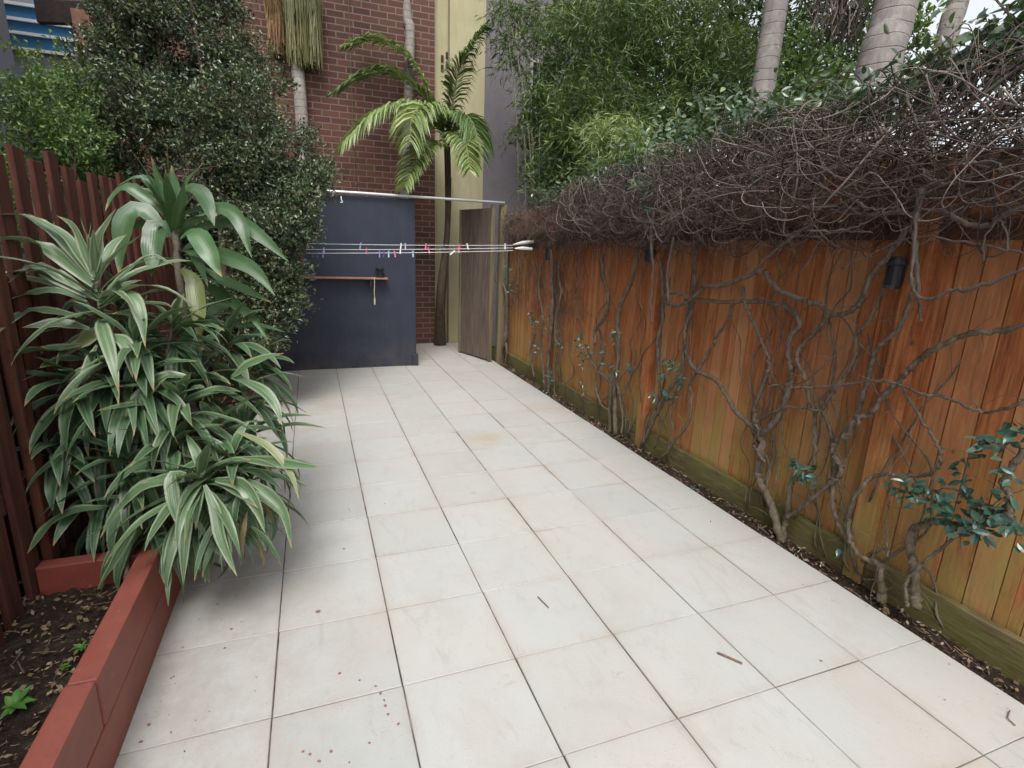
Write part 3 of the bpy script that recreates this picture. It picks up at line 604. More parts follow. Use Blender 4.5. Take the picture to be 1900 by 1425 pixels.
def crown(blobs, n, L, Wd, clump=.16, per=14, surf=.55, outward=.6, upb=.3):
    """leaf clumps spread over and inside ellipsoid blobs (c, (rx,ry,rz), weight)"""
    mb = MB(); ws = np.array([b[2] if len(b) > 2 else b[1][0]*b[1][2] for b in blobs], float); ws /= ws.sum(); P = []; D = []
    tw = []
    for b, wgt in zip(blobs, ws):
        nc = int(n*wgt/per); u = rand_dirs(nc); rr = 1 - surf*rng.random(nc)**1.6; c = np.array(b[0]) + u*rr[:, None]*np.array(b[1])
        for cc, uu in zip(c, u):
            cl = clump*rng.uniform(.5, 1.3); kk = rng.integers(int(per*.5), int(per*1.5))
            ax = uu*outward + rng.normal(0, .5, 3) + (0, 0, upb); ax /= np.linalg.norm(ax); t = rng.random(kk)
            P.append(cc + ax*t[:, None]*cl + rng.normal(0, cl*.22, (kk, 3))); dd = rand_dirs(kk) + ax*.7; D.append(dd/np.linalg.norm(dd, axis=1)[:, None]); tw.append((cc - ax*cl*.5, cc + ax*cl))
    P = np.concatenate(P); D = np.concatenate(D); k = len(P)
    leaves(mb, P, D, L*rng.uniform(.6, 1.3, k), Wd*rng.uniform(.7, 1.25, k)); return mb, tw

def limbs(mb, base, targets, r0, wob=.08):
    for t in targets:
        t = np.array(t); mid = base*.5 + t*.5 + rng.normal(0, wob, 3); P = spline([base, mid, t], 8); mb.tube(P, np.linspace(r0, r0*.25, len(P)), 7)

# lilly pilly (dark small-leaved shrub tree)
e = empty('lilly_pilly_tree', (-.55, 4.5, .2), 'large dark small-leaved shrub tree rising on the left in front of the navy wall', 'tree')
B_ = [(dep(290, 60, 4.9), (.48, .55, .50)), (dep(275, 210, 4.9), (.50, .5, .5)), (dep(400, 240, 4.9), (.62, .5, .50)), (dep(330, 380, 5.0), (.75, .5, .45)),
      (dep(500, 320, 5.1), (.50, .45, .38)), (dep(535, 390, 5.2), (.36, .4, .30)), (dep(480, 470, 5.0), (.40, .4, .34)), (dep(470, 570, 5.0), (.36, .4, .30)), (dep(200, 380, 4.9), (.45, .4, .5)),
      (dep(380, 100, 5.3), (.42, .4, .42)), (dep(350, -30, 4.9), (.5, .5, .4)), (dep(235, -10, 4.9), (.25, .4, .3)), (dep(440, 140, 5.1), (.36, .35, .3)), (dep(560, 330, 5.3), (.24, .3, .22)), (dep(300, 520, 5.2), (.6, .4, .5)), (dep(440, 640, 5.0), (.35, .3, .2)), (dep(590, 300, 5.3), (.16, .2, .12)), (dep(595, 345, 5.2), (.14, .2, .12)), (dep(540, 560, 5.0), (.16, .2, .14)), (dep(520, 500, 5.0), (.2, .2, .16)), (dep(560, 260, 5.3), (.13, .2, .1)), (dep(500, 620, 5.0), (.2, .2, .16)), (dep(510, 150, 5.2), (.14, .2, .12)), (dep(150, 300, 4.8), (.25, .3, .3)), (dep(490, 230, 5.2), (.2, .3, .2)), (dep(175, 250, 4.8), (.3, .4, .4)), (dep(170, 420, 4.8), (.3, .35, .4)), (dep(190, 120, 4.9), (.25, .35, .4)), (dep(460, 560, 4.9), (.4, .35, .3)), (dep(500, 440, 4.9), (.38, .35, .3)), (dep(560, 380, 5.1), (.3, .3, .28))]
B2 = []
for b in B_:
    for _ in range(7):
        f_ = rng.uniform(.34, .62); u_ = rand_dirs(1)[0]*rng.uniform(.45, 1.0); B2.append((np.array(b[0]) + u_*np.array(b[1])*.82, tuple(np.array(b[1])*f_)))
mb, tw = crown(B2, 118000, .042, .023, .14, 16, .75); mb.build('foliage', M['shrub'], e)
mb = MB(); limbs(mb, np.array((-.62, 4.5, .15)), [b[0] for b in B_], .05)
for a, b in tw[::3]: mb.tube([a, (a+b)/2 + rng.normal(0, .01, 3), b], .0025, 4)
mb.build('trunk', M['trunk'], e, smooth=True)

e = empty('green_hedge_shrub', (-1.4, 3.2, 0), 'brighter green leafy shrub growing over the tops of the pickets', 'shrub')
B_ = [(dep(100, 205, 4.1), (.30, .35, .30)), (dep(140, 260, 4.1), (.22, .3, .22)), (dep(50, 215, 4.2), (.16, .2, .16)), (dep(120, 165, 4.4), (.2, .2, .12)), (dep(110, 380, 4.4), (.4, .4, .8))]
mb, tw = crown(B_, 13000, .04, .02, .12, 12, .8); mb.build('foliage', M['shrub_g'], e)
mb = MB(); limbs(mb, np.array((-1.35, 2.9, 0)), [b[0] for b in B_], .03); mb.build('trunk', M['trunk'], e, smooth=True)
e = empty('yellow_leafed_shrub', (-1.8, 4.0, 0), 'airy yellow-green sprigs rising in front of the blue louvres', 'shrub')
B_ = [(dep(48, 105, 5.0), (.11, .15, .12)), (dep(130, 95, 5.1), (.14, .2, .07)), (dep(180, 160, 5.1), (.2, .2, .14)), (dep(15, 330, 4.8), (.15, .3, .45), .12)]
mb, tw = crown(B_, 1500, .05, .026, .14, 8, .9); mb.build('foliage', M['lime'], e)
mb = MB(); limbs(mb, np.array((-1.7, 3.6, 1.0)), [b[0] for b in B_], .018)
mb.build('stem', M['beam'], e, smooth=True)
e = empty('orange_leafed_sapling', (-1.5, 5.2, 0), 'thin sapling with a few orange-tinted leaves by the brown beam', 'shrub')

COL.objects.unlink(e); bpy.data.objects.remove(e)

# ------------------------------------------------------------------ bamboo and trees over the fence
def bamboo(name, label, centres, n, canes, base, leafmat='bamboo', L=.13, Wd=.017):
    e = empty(name, base, label, 'bamboo', 'bamboo clumps beyond the fence'); mb = MB(); P = []; D = []
    ws = np.array([c[1][0]*c[1][2] for c in centres]); ws /= ws.sum()
    for c, wgt in zip(centres, ws):
        nc = int(n*wgt/10); u = rand_dirs(nc); rr = (1-.65*rng.random(nc)**1.3)[:, None]; cc = np.array(c[0]) + u*rr*np.array(c[1])
        for q in cc:
            ax = rng.normal(0, 1, 3)*(1, 1, .4); ax /= np.linalg.norm(ax); kk = rng.integers(6, 14); cl = rng.uniform(.12, .35); t = rng.random(kk)[:, None]
            P.append(q + ax*t*cl - np.array((0, 0, .12))*t**2 + rng.normal(0, .02, (kk, 3))); dd = ax*.8 + rng.normal(0, .55, (kk, 3)) + (0, 0, -.45); D.append(dd/np.linalg.norm(dd, axis=1)[:, None])
    P = np.concatenate(P); D = np.concatenate(D); k = len(P); leaves(mb, P, D, L*rng.uniform(.5, 1.2, k), Wd*rng.uniform(.7, 1.2, k), .15, .2)
    mb.build('foliage', M[leafmat], e); mb = MB()
    for (px, py, dd, topx) in canes:
        a = dep(px, py, dd); a = np.array(a); b = a.copy(); b[2] = -.1; b[:2] += rng.normal(0, .06, 2); tpt = dep(topx, -60, dd+rng.normal(0, .2))
        Pp = spline([b, a, tpt], 8); mb.tube(Pp, np.linspace(.012, .006, len(Pp)), 6)
    if not canes:
        for _ in range(5): b = np.array(centres[0][0]) + rng.normal(0, .1, 3); mb.tube(spline([(b[0]+.05, b[1], -.1), (b[0], b[1]+.05, b[2]*.6), b]), .006, 5)
    mb.build('canes', M['cane_b'], e, smooth=True); return e
bamboo('bamboo_clump', 'thin wispy bamboo canes in front of the mauve wall', [(dep(955, 60, 7.35), (.30, .4, .5)), (dep(985, 200, 7.35), (.26, .3, .45)), (dep(1015, 300, 7.35), (.24, .3, .3)), (dep(935, -10, 7.35), (.16, .3, .25)), (dep(1035, 120, 7.5), (.3, .3, .5)), (dep(1010, 360, 7.2), (.2, .2, .15)), (dep(1020, 40, 7.3), (.35, .3, .4)), (dep(1040, 200, 7.2), (.2, .3, .35)), (dep(1000, 165, 7.1), (.18, .2, .25)), (dep(1060, 260, 7.2), (.3, .3, .4))], 9000,
       [(960, 250, 7.35, 925), (975, 300, 7.4, 940), (990, 330, 7.35, 960), (1000, 350, 7.3, 1000), (1012, 300, 7.45, 975), (1030, 340, 7.35, 1040), (1050, 340, 7.4, 1025), (985, 300, 7.3, 930)], (3.4, 6.7, 0))
bamboo('bamboo_clump', 'dense green bamboo mass with drooping leaves left of the nearest palm trunk', [(dep(1120, 40, 6.8), (.75, .6, .7)), (dep(1100, 200, 6.8), (.6, .5, .6)), (dep(1250, 60, 7.1), (.8, .6, .8)), (dep(1240, 230, 7.0), (.8, .5, .5)), (dep(1340, 140, 7.0), (.7, .5, .7)), (dep(1130, 320, 6.2), (.4, .4, .3))], 30000,
       [(1090, 300, 7.0, 1080), (1140, 330, 7.1, 1100), (1080, 250, 7.1, 1060), (1250, 250, 7.4, 1260)], (4.4, 5.2, 0))
bamboo('bamboo_clump', 'pale feathery bamboo tuft standing lowest, just above the vine', [(dep(1150, 250, 5.3), (.26, .26, .22)), (dep(1180, 290, 5.3), (.18, .2, .16)), (dep(1110, 240, 5.4), (.14, .2, .14))], 2600, [], (3.6, 4.0, 0), 'frond', .12, .012)
def tree(name, label, blobs, n, base, mat, L, Wd, r0=.08, clump=.3, tmat='trunk', dense=.8):
    e = empty(name, base, label, 'tree', 'trees beyond the fence'); mb, tw = crown(blobs, n, L, Wd, clump, 12, dense); mb.build('crown', M[mat], e)
    mb = MB(); limbs(mb, np.array(base, float), [b[0] for b in blobs], r0, .15); mb.build('trunk', M[tmat], e, smooth=True); return e
tree('leafy_tree', 'dark dense tree filling the view between the two thick palm trunks', [(dep(1400, 60, 9), (1.4, .8, 1.2)), (dep(1560, 90, 9), (1.0, .8, 1.1)), (dep(1300, 200, 9), (1.6, .8, 1.0)), (dep(1500, 250, 8.5), (1.2, .6, .8)), (dep(1150, 60, 9.2), (1.6, .8, 1.4)), (dep(1130, 280, 9), (1.5, .6, .8)), (dep(1620, 200, 8.0), (.6, .5, .5))], 30000, (8, 6, -.1), 'dark_fol', .11, .05, .14, .35)
tree('leafy_tree', 'low dark bush filling the gap just behind the fence top', [(dep(1080, 380, 7.4), (.8, .4, .45)), (dep(1250, 370, 7.0), (.9, .4, .5)), (dep(1400, 340, 6.6), (.9, .4, .5)), (dep(1540, 300, 6.4), (.7, .4, .5)), (dep(1300, 470, 7.0), (1.6, .4, .6))], 9000, (5.5, 5, -.1), 'dark_fol', .09, .04, .05, .3)
tree('leafy_tree', 'bright yellow-green leafy sprigs beside the thickest palm trunk', [(dep(1500, 190, 5.6), (.26, .3, .26)), (dep(1560, 140, 6.0), (.22, .3, .22)), (dep(1470, 130, 6.2), (.3, .3, .4)), (dep(1690, 40, 5.6), (.16, .2, .3)), (dep(1700, 130, 5.6), (.14, .2, .2)), (dep(1440, 240, 5.4), (.2, .2, .16))], 2600, (5.4, 3.2, -.1), 'shrub_g', .085, .04, .04, .2, dense=1.)

def frond(mbL, mbR, P, leaflen, drop=.5, n=44, side=(1, 1), wd=.022, lift=.1, r=.012):
    """pinnate palm frond along points P"""
    Q = spline(P, 10); T = np.gradient(Q, axis=0); T /= np.linalg.norm(T, axis=1)[:, None]; mbR.tube(Q, np.linspace(r, r*.2, len(Q)), 6)
    L = np.linspace(0, len(Q)-1.001, n)
    for s_ in (0, 1):
        if not side[s_]: continue
        for i, f_ in enumerate(L):
            if i < n*.06: continue
            k0 = int(f_); q = Q[k0] + (Q[k0+1]-Q[k0])*(f_-k0); t = T[k0]; sd = np.cross(t, (0, 0, 1)); sd /= np.linalg.norm(sd)+1e-6; sd *= (1 if s_ else -1)
            fr = i/n; l = leaflen*(.55+.9*fr*(1-fr)*2.0)*(1-.35*fr)*rng.uniform(.85, 1.1); d0 = sd*.75 + t*(.45+.5*fr) + np.array((0, 0, lift)) + rng.normal(0, .07, 3); d0 /= np.linalg.norm(d0)
            pts = [q, q + d0*l*.35, q + d0*l*.7 - np.array((0, 0, drop*l*.22)), q + d0*l*.92 - np.array((0, 0, drop*l*.6))]
            wv = np.cross(d0, (0, 0, 1)); wv = wv/(np.linalg.norm(wv)+1e-6); up_ = np.cross(wv, d0); wv = wv*.8 + up_*rng.normal(0, .5)
            ws = [wd*.4, wd*1.0, wd*.8, .001]; V = []
            for p_, w2 in zip(pts, ws): V += [p_-wv*w2*.5, p_+wv*w2*.5]
            mbL.add(V, [(0,1,3,2), (2,3,5,4), (4,5,7,6)])

def palm_trunk(e, P, r0, r1, mat, flare=1.35):
    Q = spline(P, 14); t = np.linspace(0, 1, len(Q)); rr = r0 + (r1-r0)*t; rr *= 1 + (flare-1)*np.exp(-t*14)
    rr *= 1 + rng.normal(0, .004, len(rr)); mb = MB(); mb.tube(Q, rr, 20); return mb.build('trunk', mat, e, smooth=True)
def palm_crown(e, topp, n=9, L=2.0, el0=.7):
    for i in range(n):
        a = 2*pi*i/n + rng.uniform(-.25, .25); el = rng.uniform(.2, el0); h = np.array((cos(a), sin(a), 0)); z = np.array((0, 0, 1.))
        P = [topp, topp + h*L*.35*cos(el) + z*L*.35*sin(el)*1.6, topp + h*L*.75 + z*L*.32*sin(el), topp + h*L*1.05 - z*L*.28]
        a1, b1 = MB(), MB(); frond(a1, b1, P, .55, .8, 34, wd=.035); f = b1.build('frond_stalk', M['rachis'], e); a1.build('leaflets', M['frond_d'], f)
def to_top(px0, py0, px1, py1, d0, d1, ztop):
    a = dep(px0, py0, d0); b = dep(px1, py1, d1); dr = (b-a)/(b[2]-a[2]); base = a - dr*(a[2]+.1)*.4; base[2] = -.1; tp = b + dr*(ztop-b[2])*.5; tp[2] = ztop
    return [base, a, b, tp]
for (nm, lab, pts, r0, r1, mt, crn) in (
    ('palm_tree', 'ringed grey palm trunk standing just left of the thickest trunk beyond the fence', to_top(1408, 220, 1441, 0, 5.6, 5.6, 7.5), .118, .118, 'palm', 1),
    ('palm_tree', 'thickest ringed palm trunk beyond the fence, leaning slightly right', to_top(1624, 150, 1664, 0, 4.7, 4.7, 7.2), .18, .165, 'palm', 1),
    ('palm_tree', 'slimmer palm trunk against the white sky at the far right', to_top(1752, 90, 1778, 0, 7.6, 7.6, 7.8), .14, .13, 'palm', 1),
    ('palm_tree', 'slender pale palm trunk with a big hanging fruit cluster before the brick wall', to_top(561, 240, 551, 110, 7.4, 7.4, 5.9), .085, .085, 'palm_s', 0),
    ('palm_tree', 'slender bare palm trunk crossing the brick wall beside the young palm', to_top(760, 110, 754, 0, 7.75, 7.75, 8.2), .07, .068, 'palm_s', 1)):
    if 'slender bare' in lab: pts[0] = np.array((1.36, 6.75, -.1))
    e = empty(nm, pts[0], lab, 'palm tree', 'grey-trunked palms'); palm_trunk(e, pts, r0, r1, M[mt]); 
    if crn: palm_crown(e, pts[-1], 9, 2.2)
    if 'fruit cluster' in lab: fruit_palm = e; palm_crown(e, pts[-1], 8, 1.9)
    if 'thickest ringed' in lab: thick_palm = e

def strands(c, rx, ry, ztop, zb, n, name, mat, parent, rr=.006, curl=.02):
    mb = MB()
    for _ in range(n):
        a = rng.uniform(0, 2*pi); q = math.sqrt(rng.random()); x = c[0] + rx*q*cos(a); y = c[1] + ry*q*sin(a); zb_ = zb + (ztop-zb)*rng.uniform(0, .35) * (1 + .8*(q > .7)); P = [np.array((c[0] + (x-c[0])*.2, c[1] + (y-c[1])*.2, ztop+.25))]
        for t in (0., .3, .6, 1.): P.append(np.array((x, y, ztop + (zb_-ztop)*t)) + rng.normal(0, curl, 3)*(t > 0))
        mb.tube(spline(P, 3), rr*rng.uniform(.6, 1.2), 4)
    return mb.build(name, mat, parent)
fz0 = dep(550, 0, 7.2)[2]; fz1 = dep(550, 122, 7.2)[2]; c1 = dep(562, 30, 7.2); c2 = dep(510, 30, 7.15)
strands(c1, .23, .2, fz0+.12, fz1, 620, 'fruit_cluster', M['strand_g'], fruit_palm, .0052, .012); strands(c2, .11, .16, fz0+.05, fz1+.12, 330, 'fruit_cluster', M['strand_o'], fruit_palm, .005, .012)
c3 = dep(1555, 10, 5.0); strands(c3, .30, .2, dep(1555, -20, 5)[2], dep(1555, 82, 5)[2], 85, 'fruit_cluster', M['twig'], thick_palm, .006, .035)

# young palm in front of the yellow wall
base = np.array((2.17, 7.45, -.02)); ct = dep(829, 250, 7.75)
e = empty('young_palm', base, 'young feathery palm arching in front of the yellow wall', 'palm tree')
mb = MB(); Q = spline([base, dep(818, 540, 8.1), dep(830, 430, 8.0), dep(831, 330, 7.9), ct], 8); rr = np.interp(np.linspace(0, 1, len(Q)), [0, .18, .5, 1], [.105, .07, .042, .05]); mb.tube(Q, rr, 10); mb.build('trunk', M['brownpalm'], e, smooth=True)
FR = [([(829, 262, 7.75), (800, 180, 7.6), (762, 112, 7.5), (700, 76, 7.4), (645, 84, 7.3)], .42, 'frond', 1.0, .1),
      ([(829, 262, 7.75), (795, 190, 7.5), (735, 140, 7.3), (680, 138, 7.2), (618, 170, 7.1)], .38, 'frond_d', .8, .05),
      ([(829, 255, 7.7), (800, 210, 7.3), (745, 195, 7.0), (690, 215, 6.8), (640, 262, 6.7)], .48, 'frond', 1.5, .05),
      ([(829, 265, 7.7), (815, 215, 7.2), (788, 196, 6.8), (765, 215, 6.5), (760, 262, 6.4)], .42, 'frond', 1.3, .0),
      ([(829, 275, 7.7), (808, 268, 7.2), (785, 280, 6.9), (768, 305, 6.7), (752, 345, 6.6)], .34, 'frond', .9, .2),
      ([(832, 262, 7.75), (840, 190, 7.6), (852, 130, 7.4), (875, 85, 7.3), (903, 48, 7.2)], .40, 'frond_d', 1.2, -.05),
      ([(832, 262, 7.7), (848, 225, 7.4), (866, 215, 7.2), (882, 240, 7.1), (890, 285, 7.0)], .42, 'frond_d', 1.4, -.05),
      ([(832, 270, 7.7), (845, 250, 7.3), (860, 258, 7.0), (868, 285, 6.9), (872, 315, 6.8)], .32, 'frond', 1.0, .0)]
for pts, ll, mt, dr, li in FR:
    P = [dep(*p) for p in pts]; a1, b1 = MB(), MB(); frond(a1, b1, P, ll*1.22, dr*.62, 120, wd=.027, lift=li+.12, r=.014); f = b1.build('frond_stalk', M['rachis'], e); a1.build('leaflets', M[mt], f)
mb = MB(); mb.tube([ony(821, 628, 7.5), ony(829, 480, 7.52), ony(836, 330, 7.54)], .018, 8); top(mb, 'leaning_pole', M['brownpalm'], 'thin dark pole leaning on the yellow wall beside the young palm', 'pole')

# ------------------------------------------------------------------ vines on the right fence
def stem(mb, pts, w0, w1=None, x=2.74, xs=None, sides=8, m=6, wob=.005):
    n = len(pts); w1 = w1 or w0; W = np.linspace(w0, w1, n) * .64; P = []; Rr = []
    for i, (px, py) in enumerate(pts):
        xx = (xs[0] + (xs[1]-xs[0])*i/(n-1)) if xs else x + .012*sin(i*1.7+px); p = onx(px, py, xx); P.append(p); Rr.append(pxr(W[i], p))
    Q = spline(P, m); rr = np.interp(np.linspace(0, n-1, len(Q)), np.arange(n), Rr); Q = Q + rng.normal(0, wob, Q.shape)*.6; rr = rr*(1 + rng.normal(0, .10, len(rr)))
    mb.tube(Q, rr, sides); return Q
def side_twigs(mb, Q, n, L=.18, r=.0016):
    for _ in range(n):
        q = Q[rng.integers(0, len(Q))]; d = rng.normal(0, 1, 3)*(.25, 1, 1); d[2] += .3; d /= np.linalg.norm(d); l = L*rng.uniform(.3, 1.2); P = [q]
        for k in range(5): d = d + rng.normal(0, .28, 3)*(.4, 1, 1); d /= np.linalg.norm(d); nq = P[-1] + d*l/5; nq[0] = min(nq[0], 2.815); P.append(nq)
        mb.tube(spline(P, 2), np.linspace(r, r*.5, 11), 4)
def cluster(mb, px, py, rpx, n, size=.045, x=2.70, asp=.5, flatx=.35):
    c = onx(px, py, x); r = pxr(rpx*2, c); u = rng.normal(0, .5, (n, 3))*(flatx, 1, .85)*r + c; d = rng.normal(0, 1, (n, 3))*(.8, 1, .7) + (-.5, 0, -.1); d /= np.linalg.norm(d, axis=1)[:, None]
    u[:, 0] = np.minimum(u[:, 0], 2.80) if x < 2.81 else u[:, 0]; oval_leaves(mb, u, d, size*rng.uniform(.6, 1.25, n), size*asp*rng.uniform(.75, 1.1, n), (-.7, -.3, .6))

def vine(label, loc, stems, clusters=(), leafmat='vleaf_blue', twigs=10):
    e = empty('climbing_vine', loc, label, 'vine', 'vine stems climbing the paling fence')
    for s_ in stems:
        mb = MB(); Q = stem(mb, *s_[0], **(s_[1] if len(s_) > 1 else {})); side_twigs(mb, Q, twigs); o = mb.build('stem', M['bark'], e, smooth=True)
    for _ in range(4):                                         # thinner upright stems of the same vine
        y0 = loc[1] + rng.uniform(-.35, .45); y0 = max(-.6, y0); z = 0.0; p = np.array([2.79, y0, .0]); P = [p]; d = np.array((0, rng.normal(0, .3), 1.))
        nseg = rng.integers(14, 24)
        for k_ in range(nseg): d = d + rng.normal(0, .35, 3)*(0, 1, .5) + (0, 0, .25); d /= np.linalg.norm(d); p = P[-1] + d*.085; p[0] = 2.775 + .025*sin(k_*1.3+y0*9); P.append(p)
        mb = MB(); r_ = rng.uniform(.0025, .0065); Q = spline(P, 4); mb.tube(Q, np.linspace(r_*1.3, r_*.6, len(Q))*(1 + rng.normal(0, .08, len(Q))), 6); side_twigs(mb, Q, twigs, .14, .0012); mb.build('stem', M['bark'], e, smooth=True)
    if clusters:
        mb = MB()
        for c in clusters: cluster(mb, *c[:4], **(c[4] if len(c) > 4 else {}))
        mb.build('leaves', M[leafmat], e)
    return e
vine('thick vine forking low into a looping branch that crosses the fence', onx(1450, 1000, 2.72), [
  (([(1449,1006),(1442,975),(1426,924),(1413,900),(1407,878),(1411,850),(1413,818),(1414,806),(1430,791),(1448,767),(1459,738),(1466,713),(1468,686),(1463,661),(1465,625),(1484,605),(1475,583),(1461,571),(1434,563),(1396,559),(1340,561),(1294,557),(1272,560)],24,11),),
  (([(1413,815),(1394,791),(1367,765),(1356,749),(1343,726),(1329,706),(1307,695),(1289,686),(1276,657),(1271,630),(1274,603),(1285,567),(1288,540),(1290,500)],15,9),),
  (([(1294,688),(1307,668),(1325,637),(1330,623),(1354,587),(1362,560)],10,6),),
  (([(1406,800),(1400,780),(1399,764),(1407,735),(1419,706),(1428,679),(1423,659),(1412,630),(1400,600),(1383,565),(1378,530)],13,9),),
  (([(1418,858),(1404,836),(1398,822),(1408,800),(1399,786)],9,6),{'x':2.72}),
  (([(1496,557),(1478,553),(1453,543),(1432,527),(1421,508),(1409,502),(1394,509),(1368,521),(1348,528),(1328,531),(1311,530),(1294,545),(1272,562),(1250,567),(1235,560),(1235,548),(1249,542),(1267,548),(1275,555)],17,8),{'x':2.70}),
  (([(1399,786),(1420,772),(1440,762),(1457,756),(1484,755),(1511,760),(1524,760)],5,9),{'x':2.73}),
  ], [(1500, 880, 26, 26), (1476, 866, 12, 8), (1262, 712, 14, 12), (1250, 680, 10, 7)], twigs=9)
vine('vine with a steep trunk rising from the same root to the twisted pair', onx(1455, 1000, 2.72), [
  (([(1452,1004),(1456,975),(1461,955),(1464,919),(1468,898),(1480,884),(1500,883),(1511,868)],18,10),),
  (([(1512,862),(1512,830),(1512,798),(1511,764),(1502,742),(1493,702),(1484,681),(1477,663),(1484,645),(1506,623),(1522,605),(1537,583),(1531,576),(1520,565),(1502,560),(1490,556)],11,14),),
  (([(1538,583),(1553,584),(1573,580),(1591,565),(1605,544),(1618,507),(1647,475),(1683,427),(1700,395)],14,17),{'xs':(2.74,2.66)}),
  (([(1459,960),(1482,946),(1504,928),(1528,906),(1550,889),(1560,877),(1557,860),(1548,844),(1546,827),(1560,815),(1577,801),(1588,778),(1609,771),(1623,760),(1632,740),(1654,720),(1672,702),(1687,686),(1705,667),(1732,648),(1777,627),(1811,616),(1844,616),(1905,602)],14,17),{'x':2.71}),
  (([(1542,840),(1552,822),(1570,812),(1573,796),(1592,786),(1590,770)],12,11),{'x':2.69}),
  (([(1589,774),(1598,742),(1609,710),(1618,675),(1625,648),(1642,635),(1665,612),(1678,585),(1690,551),(1700,505),(1698,450)],14,12),),
  (([(1524,760),(1549,722),(1569,695),(1583,666),(1589,639),(1590,618),(1609,600),(1627,567),(1637,540),(1650,500)],11,9),),
  (([(1524,760),(1533,778),(1542,807),(1543,832)],8,8),),
  (([(1425,717),(1452,713),(1475,713),(1497,704),(1531,677),(1549,661),(1580,625)],5,3),{'x':2.69}),
  (([(1466,717),(1486,720),(1542,717),(1587,711),(1639,705),(1676,717),(1710,731),(1755,737),(1800,758),(1833,765),(1874,755),(1905,740)],7,10),{'x':2.68})], twigs=9)
vine('vine bending in a wide C-shaped loop near the fence base', onx(1635, 1112, 2.70), [
  (([(1637,1118),(1635,1090),(1634,1066),(1629,1044),(1612,1041),(1592,1026),(1578,1000),(1573,966),(1581,936),(1598,905),(1618,885),(1640,881),(1696,883),(1724,878),(1741,864),(1744,850),(1738,820),(1712,783),(1685,740),(1672,716)],17,8),{'x':2.70}),
  (([(1637,1118),(1634,1080),(1633,1045)],26,20),{'x':2.70}),
  (([(1574,1004),(1556,972),(1546,944),(1545,910),(1548,880),(1556,862)],14,13),{'x':2.73}),
  (([(1646,1035),(1646,1006),(1646,966),(1649,930),(1643,894),(1660,860),(1686,825),(1692,790)],6,4),{'x':2.68}),
  (([(1600,1042),(1625,1022),(1650,1020)],12,8),)], [(1556, 1020, 8, 4)], twigs=7)
vine('gnarled vine stump with dark leafy branches at the near right', onx(1690, 1115, 2.68), [
  (([(1700,1128),(1696,1098),(1698,1062),(1692,1028),(1687,1009),(1694,982),(1719,972),(1747,968),(1790,975),(1840,972),(1893,978)],30,12),{'x':2.69}),
  (([(1683,1126),(1681,1105),(1680,1085),(1697,1062),(1719,1040),(1747,1017),(1772,997),(1800,985)],11,9),{'x':2.66}),
  (([(1893,990),(1884,970),(1873,952),(1877,919),(1863,896),(1876,868),(1902,835)],20,20),{'x':2.64}),
  (([(1873,952),(1840,940),(1800,930),(1760,905),(1700,918),(1660,905)],7,3),{'x':2.66})],
  [(1790, 955, 60, 70, {'size': .055, 'x': 2.64}), (1720, 915, 40, 34, {'size': .05, 'x': 2.64}), (1850, 965, 44, 40, {'size': .05, 'x': 2.63}), (1670, 908, 22, 14, {'x': 2.65}), (1780, 870, 30, 14, {'x': 2.65}), (1845, 825, 30, 16, {'size': .06, 'x': 2.62}), (1885, 800, 24, 12, {'size': .065, 'x': 2.62}), (1870, 880, 22, 8, {'x': 2.63}), (1815, 840, 16, 6, {'x': 2.63})], twigs=6)
vine('vine rising from the foot of the middle fence post', onx(1190, 828, 2.74), [
  (([(1190,830),(1205,795),(1223,760),(1243,723),(1264,686),(1270,636),(1274,588),(1283,550),(1290,500),(1285,450)],10,8),),
  (([(1215,866),(1235,840),(1250,821),(1277,784),(1284,743),(1281,713),(1291,693)],9,8),),
  (([(1192,826),(1202,780),(1222,740),(1223,703),(1220,636),(1230,585),(1230,535),(1225,480)],6,12),),
  (([(1248,800),(1246,760),(1262,700),(1280,640),(1282,590),(1290,540)],5,4),),
  (([(1215,830),(1225,800),(1240,760),(1262,735)],4,3),)], [(1240, 675, 16, 14), (1244, 735, 16, 16), (1262, 700, 10, 8), (1215, 738, 14, 10), (1285, 908, 14, 10), (1228, 700, 10, 6)], twigs=13)
vine('vine with twin upright stems and leaf tufts left of the middle fence post', onx(1140, 805, 2.74), [
  (([(1143,806),(1141,770),(1141,737),(1142,703),(1149,636),(1146,595),(1156,555),(1170,528),(1180,494),(1185,450)],14,9),),
  (([(1132,806),(1131,760),(1132,713),(1102,679),(1090,650)],12,6),),
  (([(1153,806),(1155,770),(1150,740),(1143,703)],7,6),),
  (([(1128,760),(1115,750),(1105,715),(1107,690),(1120,660),(1122,640)],6,5),),
  (([(1104,640),(1105,612),(1122,588),(1129,552),(1120,511),(1118,470)],9,9),),
  (([(1155,735),(1170,700),(1178,670),(1180,650)],4,3),)], [(1084, 655, 30, 48), (1075, 630, 20, 22), (1140, 625, 14, 12), (1137, 690, 16, 18), (1081, 718, 16, 10), (1175, 690, 12, 6), (1120, 650, 12, 8)], twigs=14)
vine('mat of thin upright vine stems hanging down near the clothesline', onx(1018, 740, 2.74), [
  (([(1018,742),(1018,700),(1017,669),(1022,620),(1025,568),(1024,520),(1024,484),(1020,450)],11,12),),
  (([(1030,745),(1028,700),(1032,650),(1030,600),(1040,550),(1036,500),(1045,460)],6,6),),
  (([(1012,735),(1008,690),(1004,640),(1008,590),(1000,540),(1004,490)],6,6),),
  (([(991,700),(984,655),(992,620),(985,580)],6,5),)], [(985, 592, 20, 18), (1010, 600, 24, 22), (1040, 640, 22, 22), (1000, 650, 22, 18), (1020, 700, 20, 14), (990, 625, 14, 12)], twigs=60)
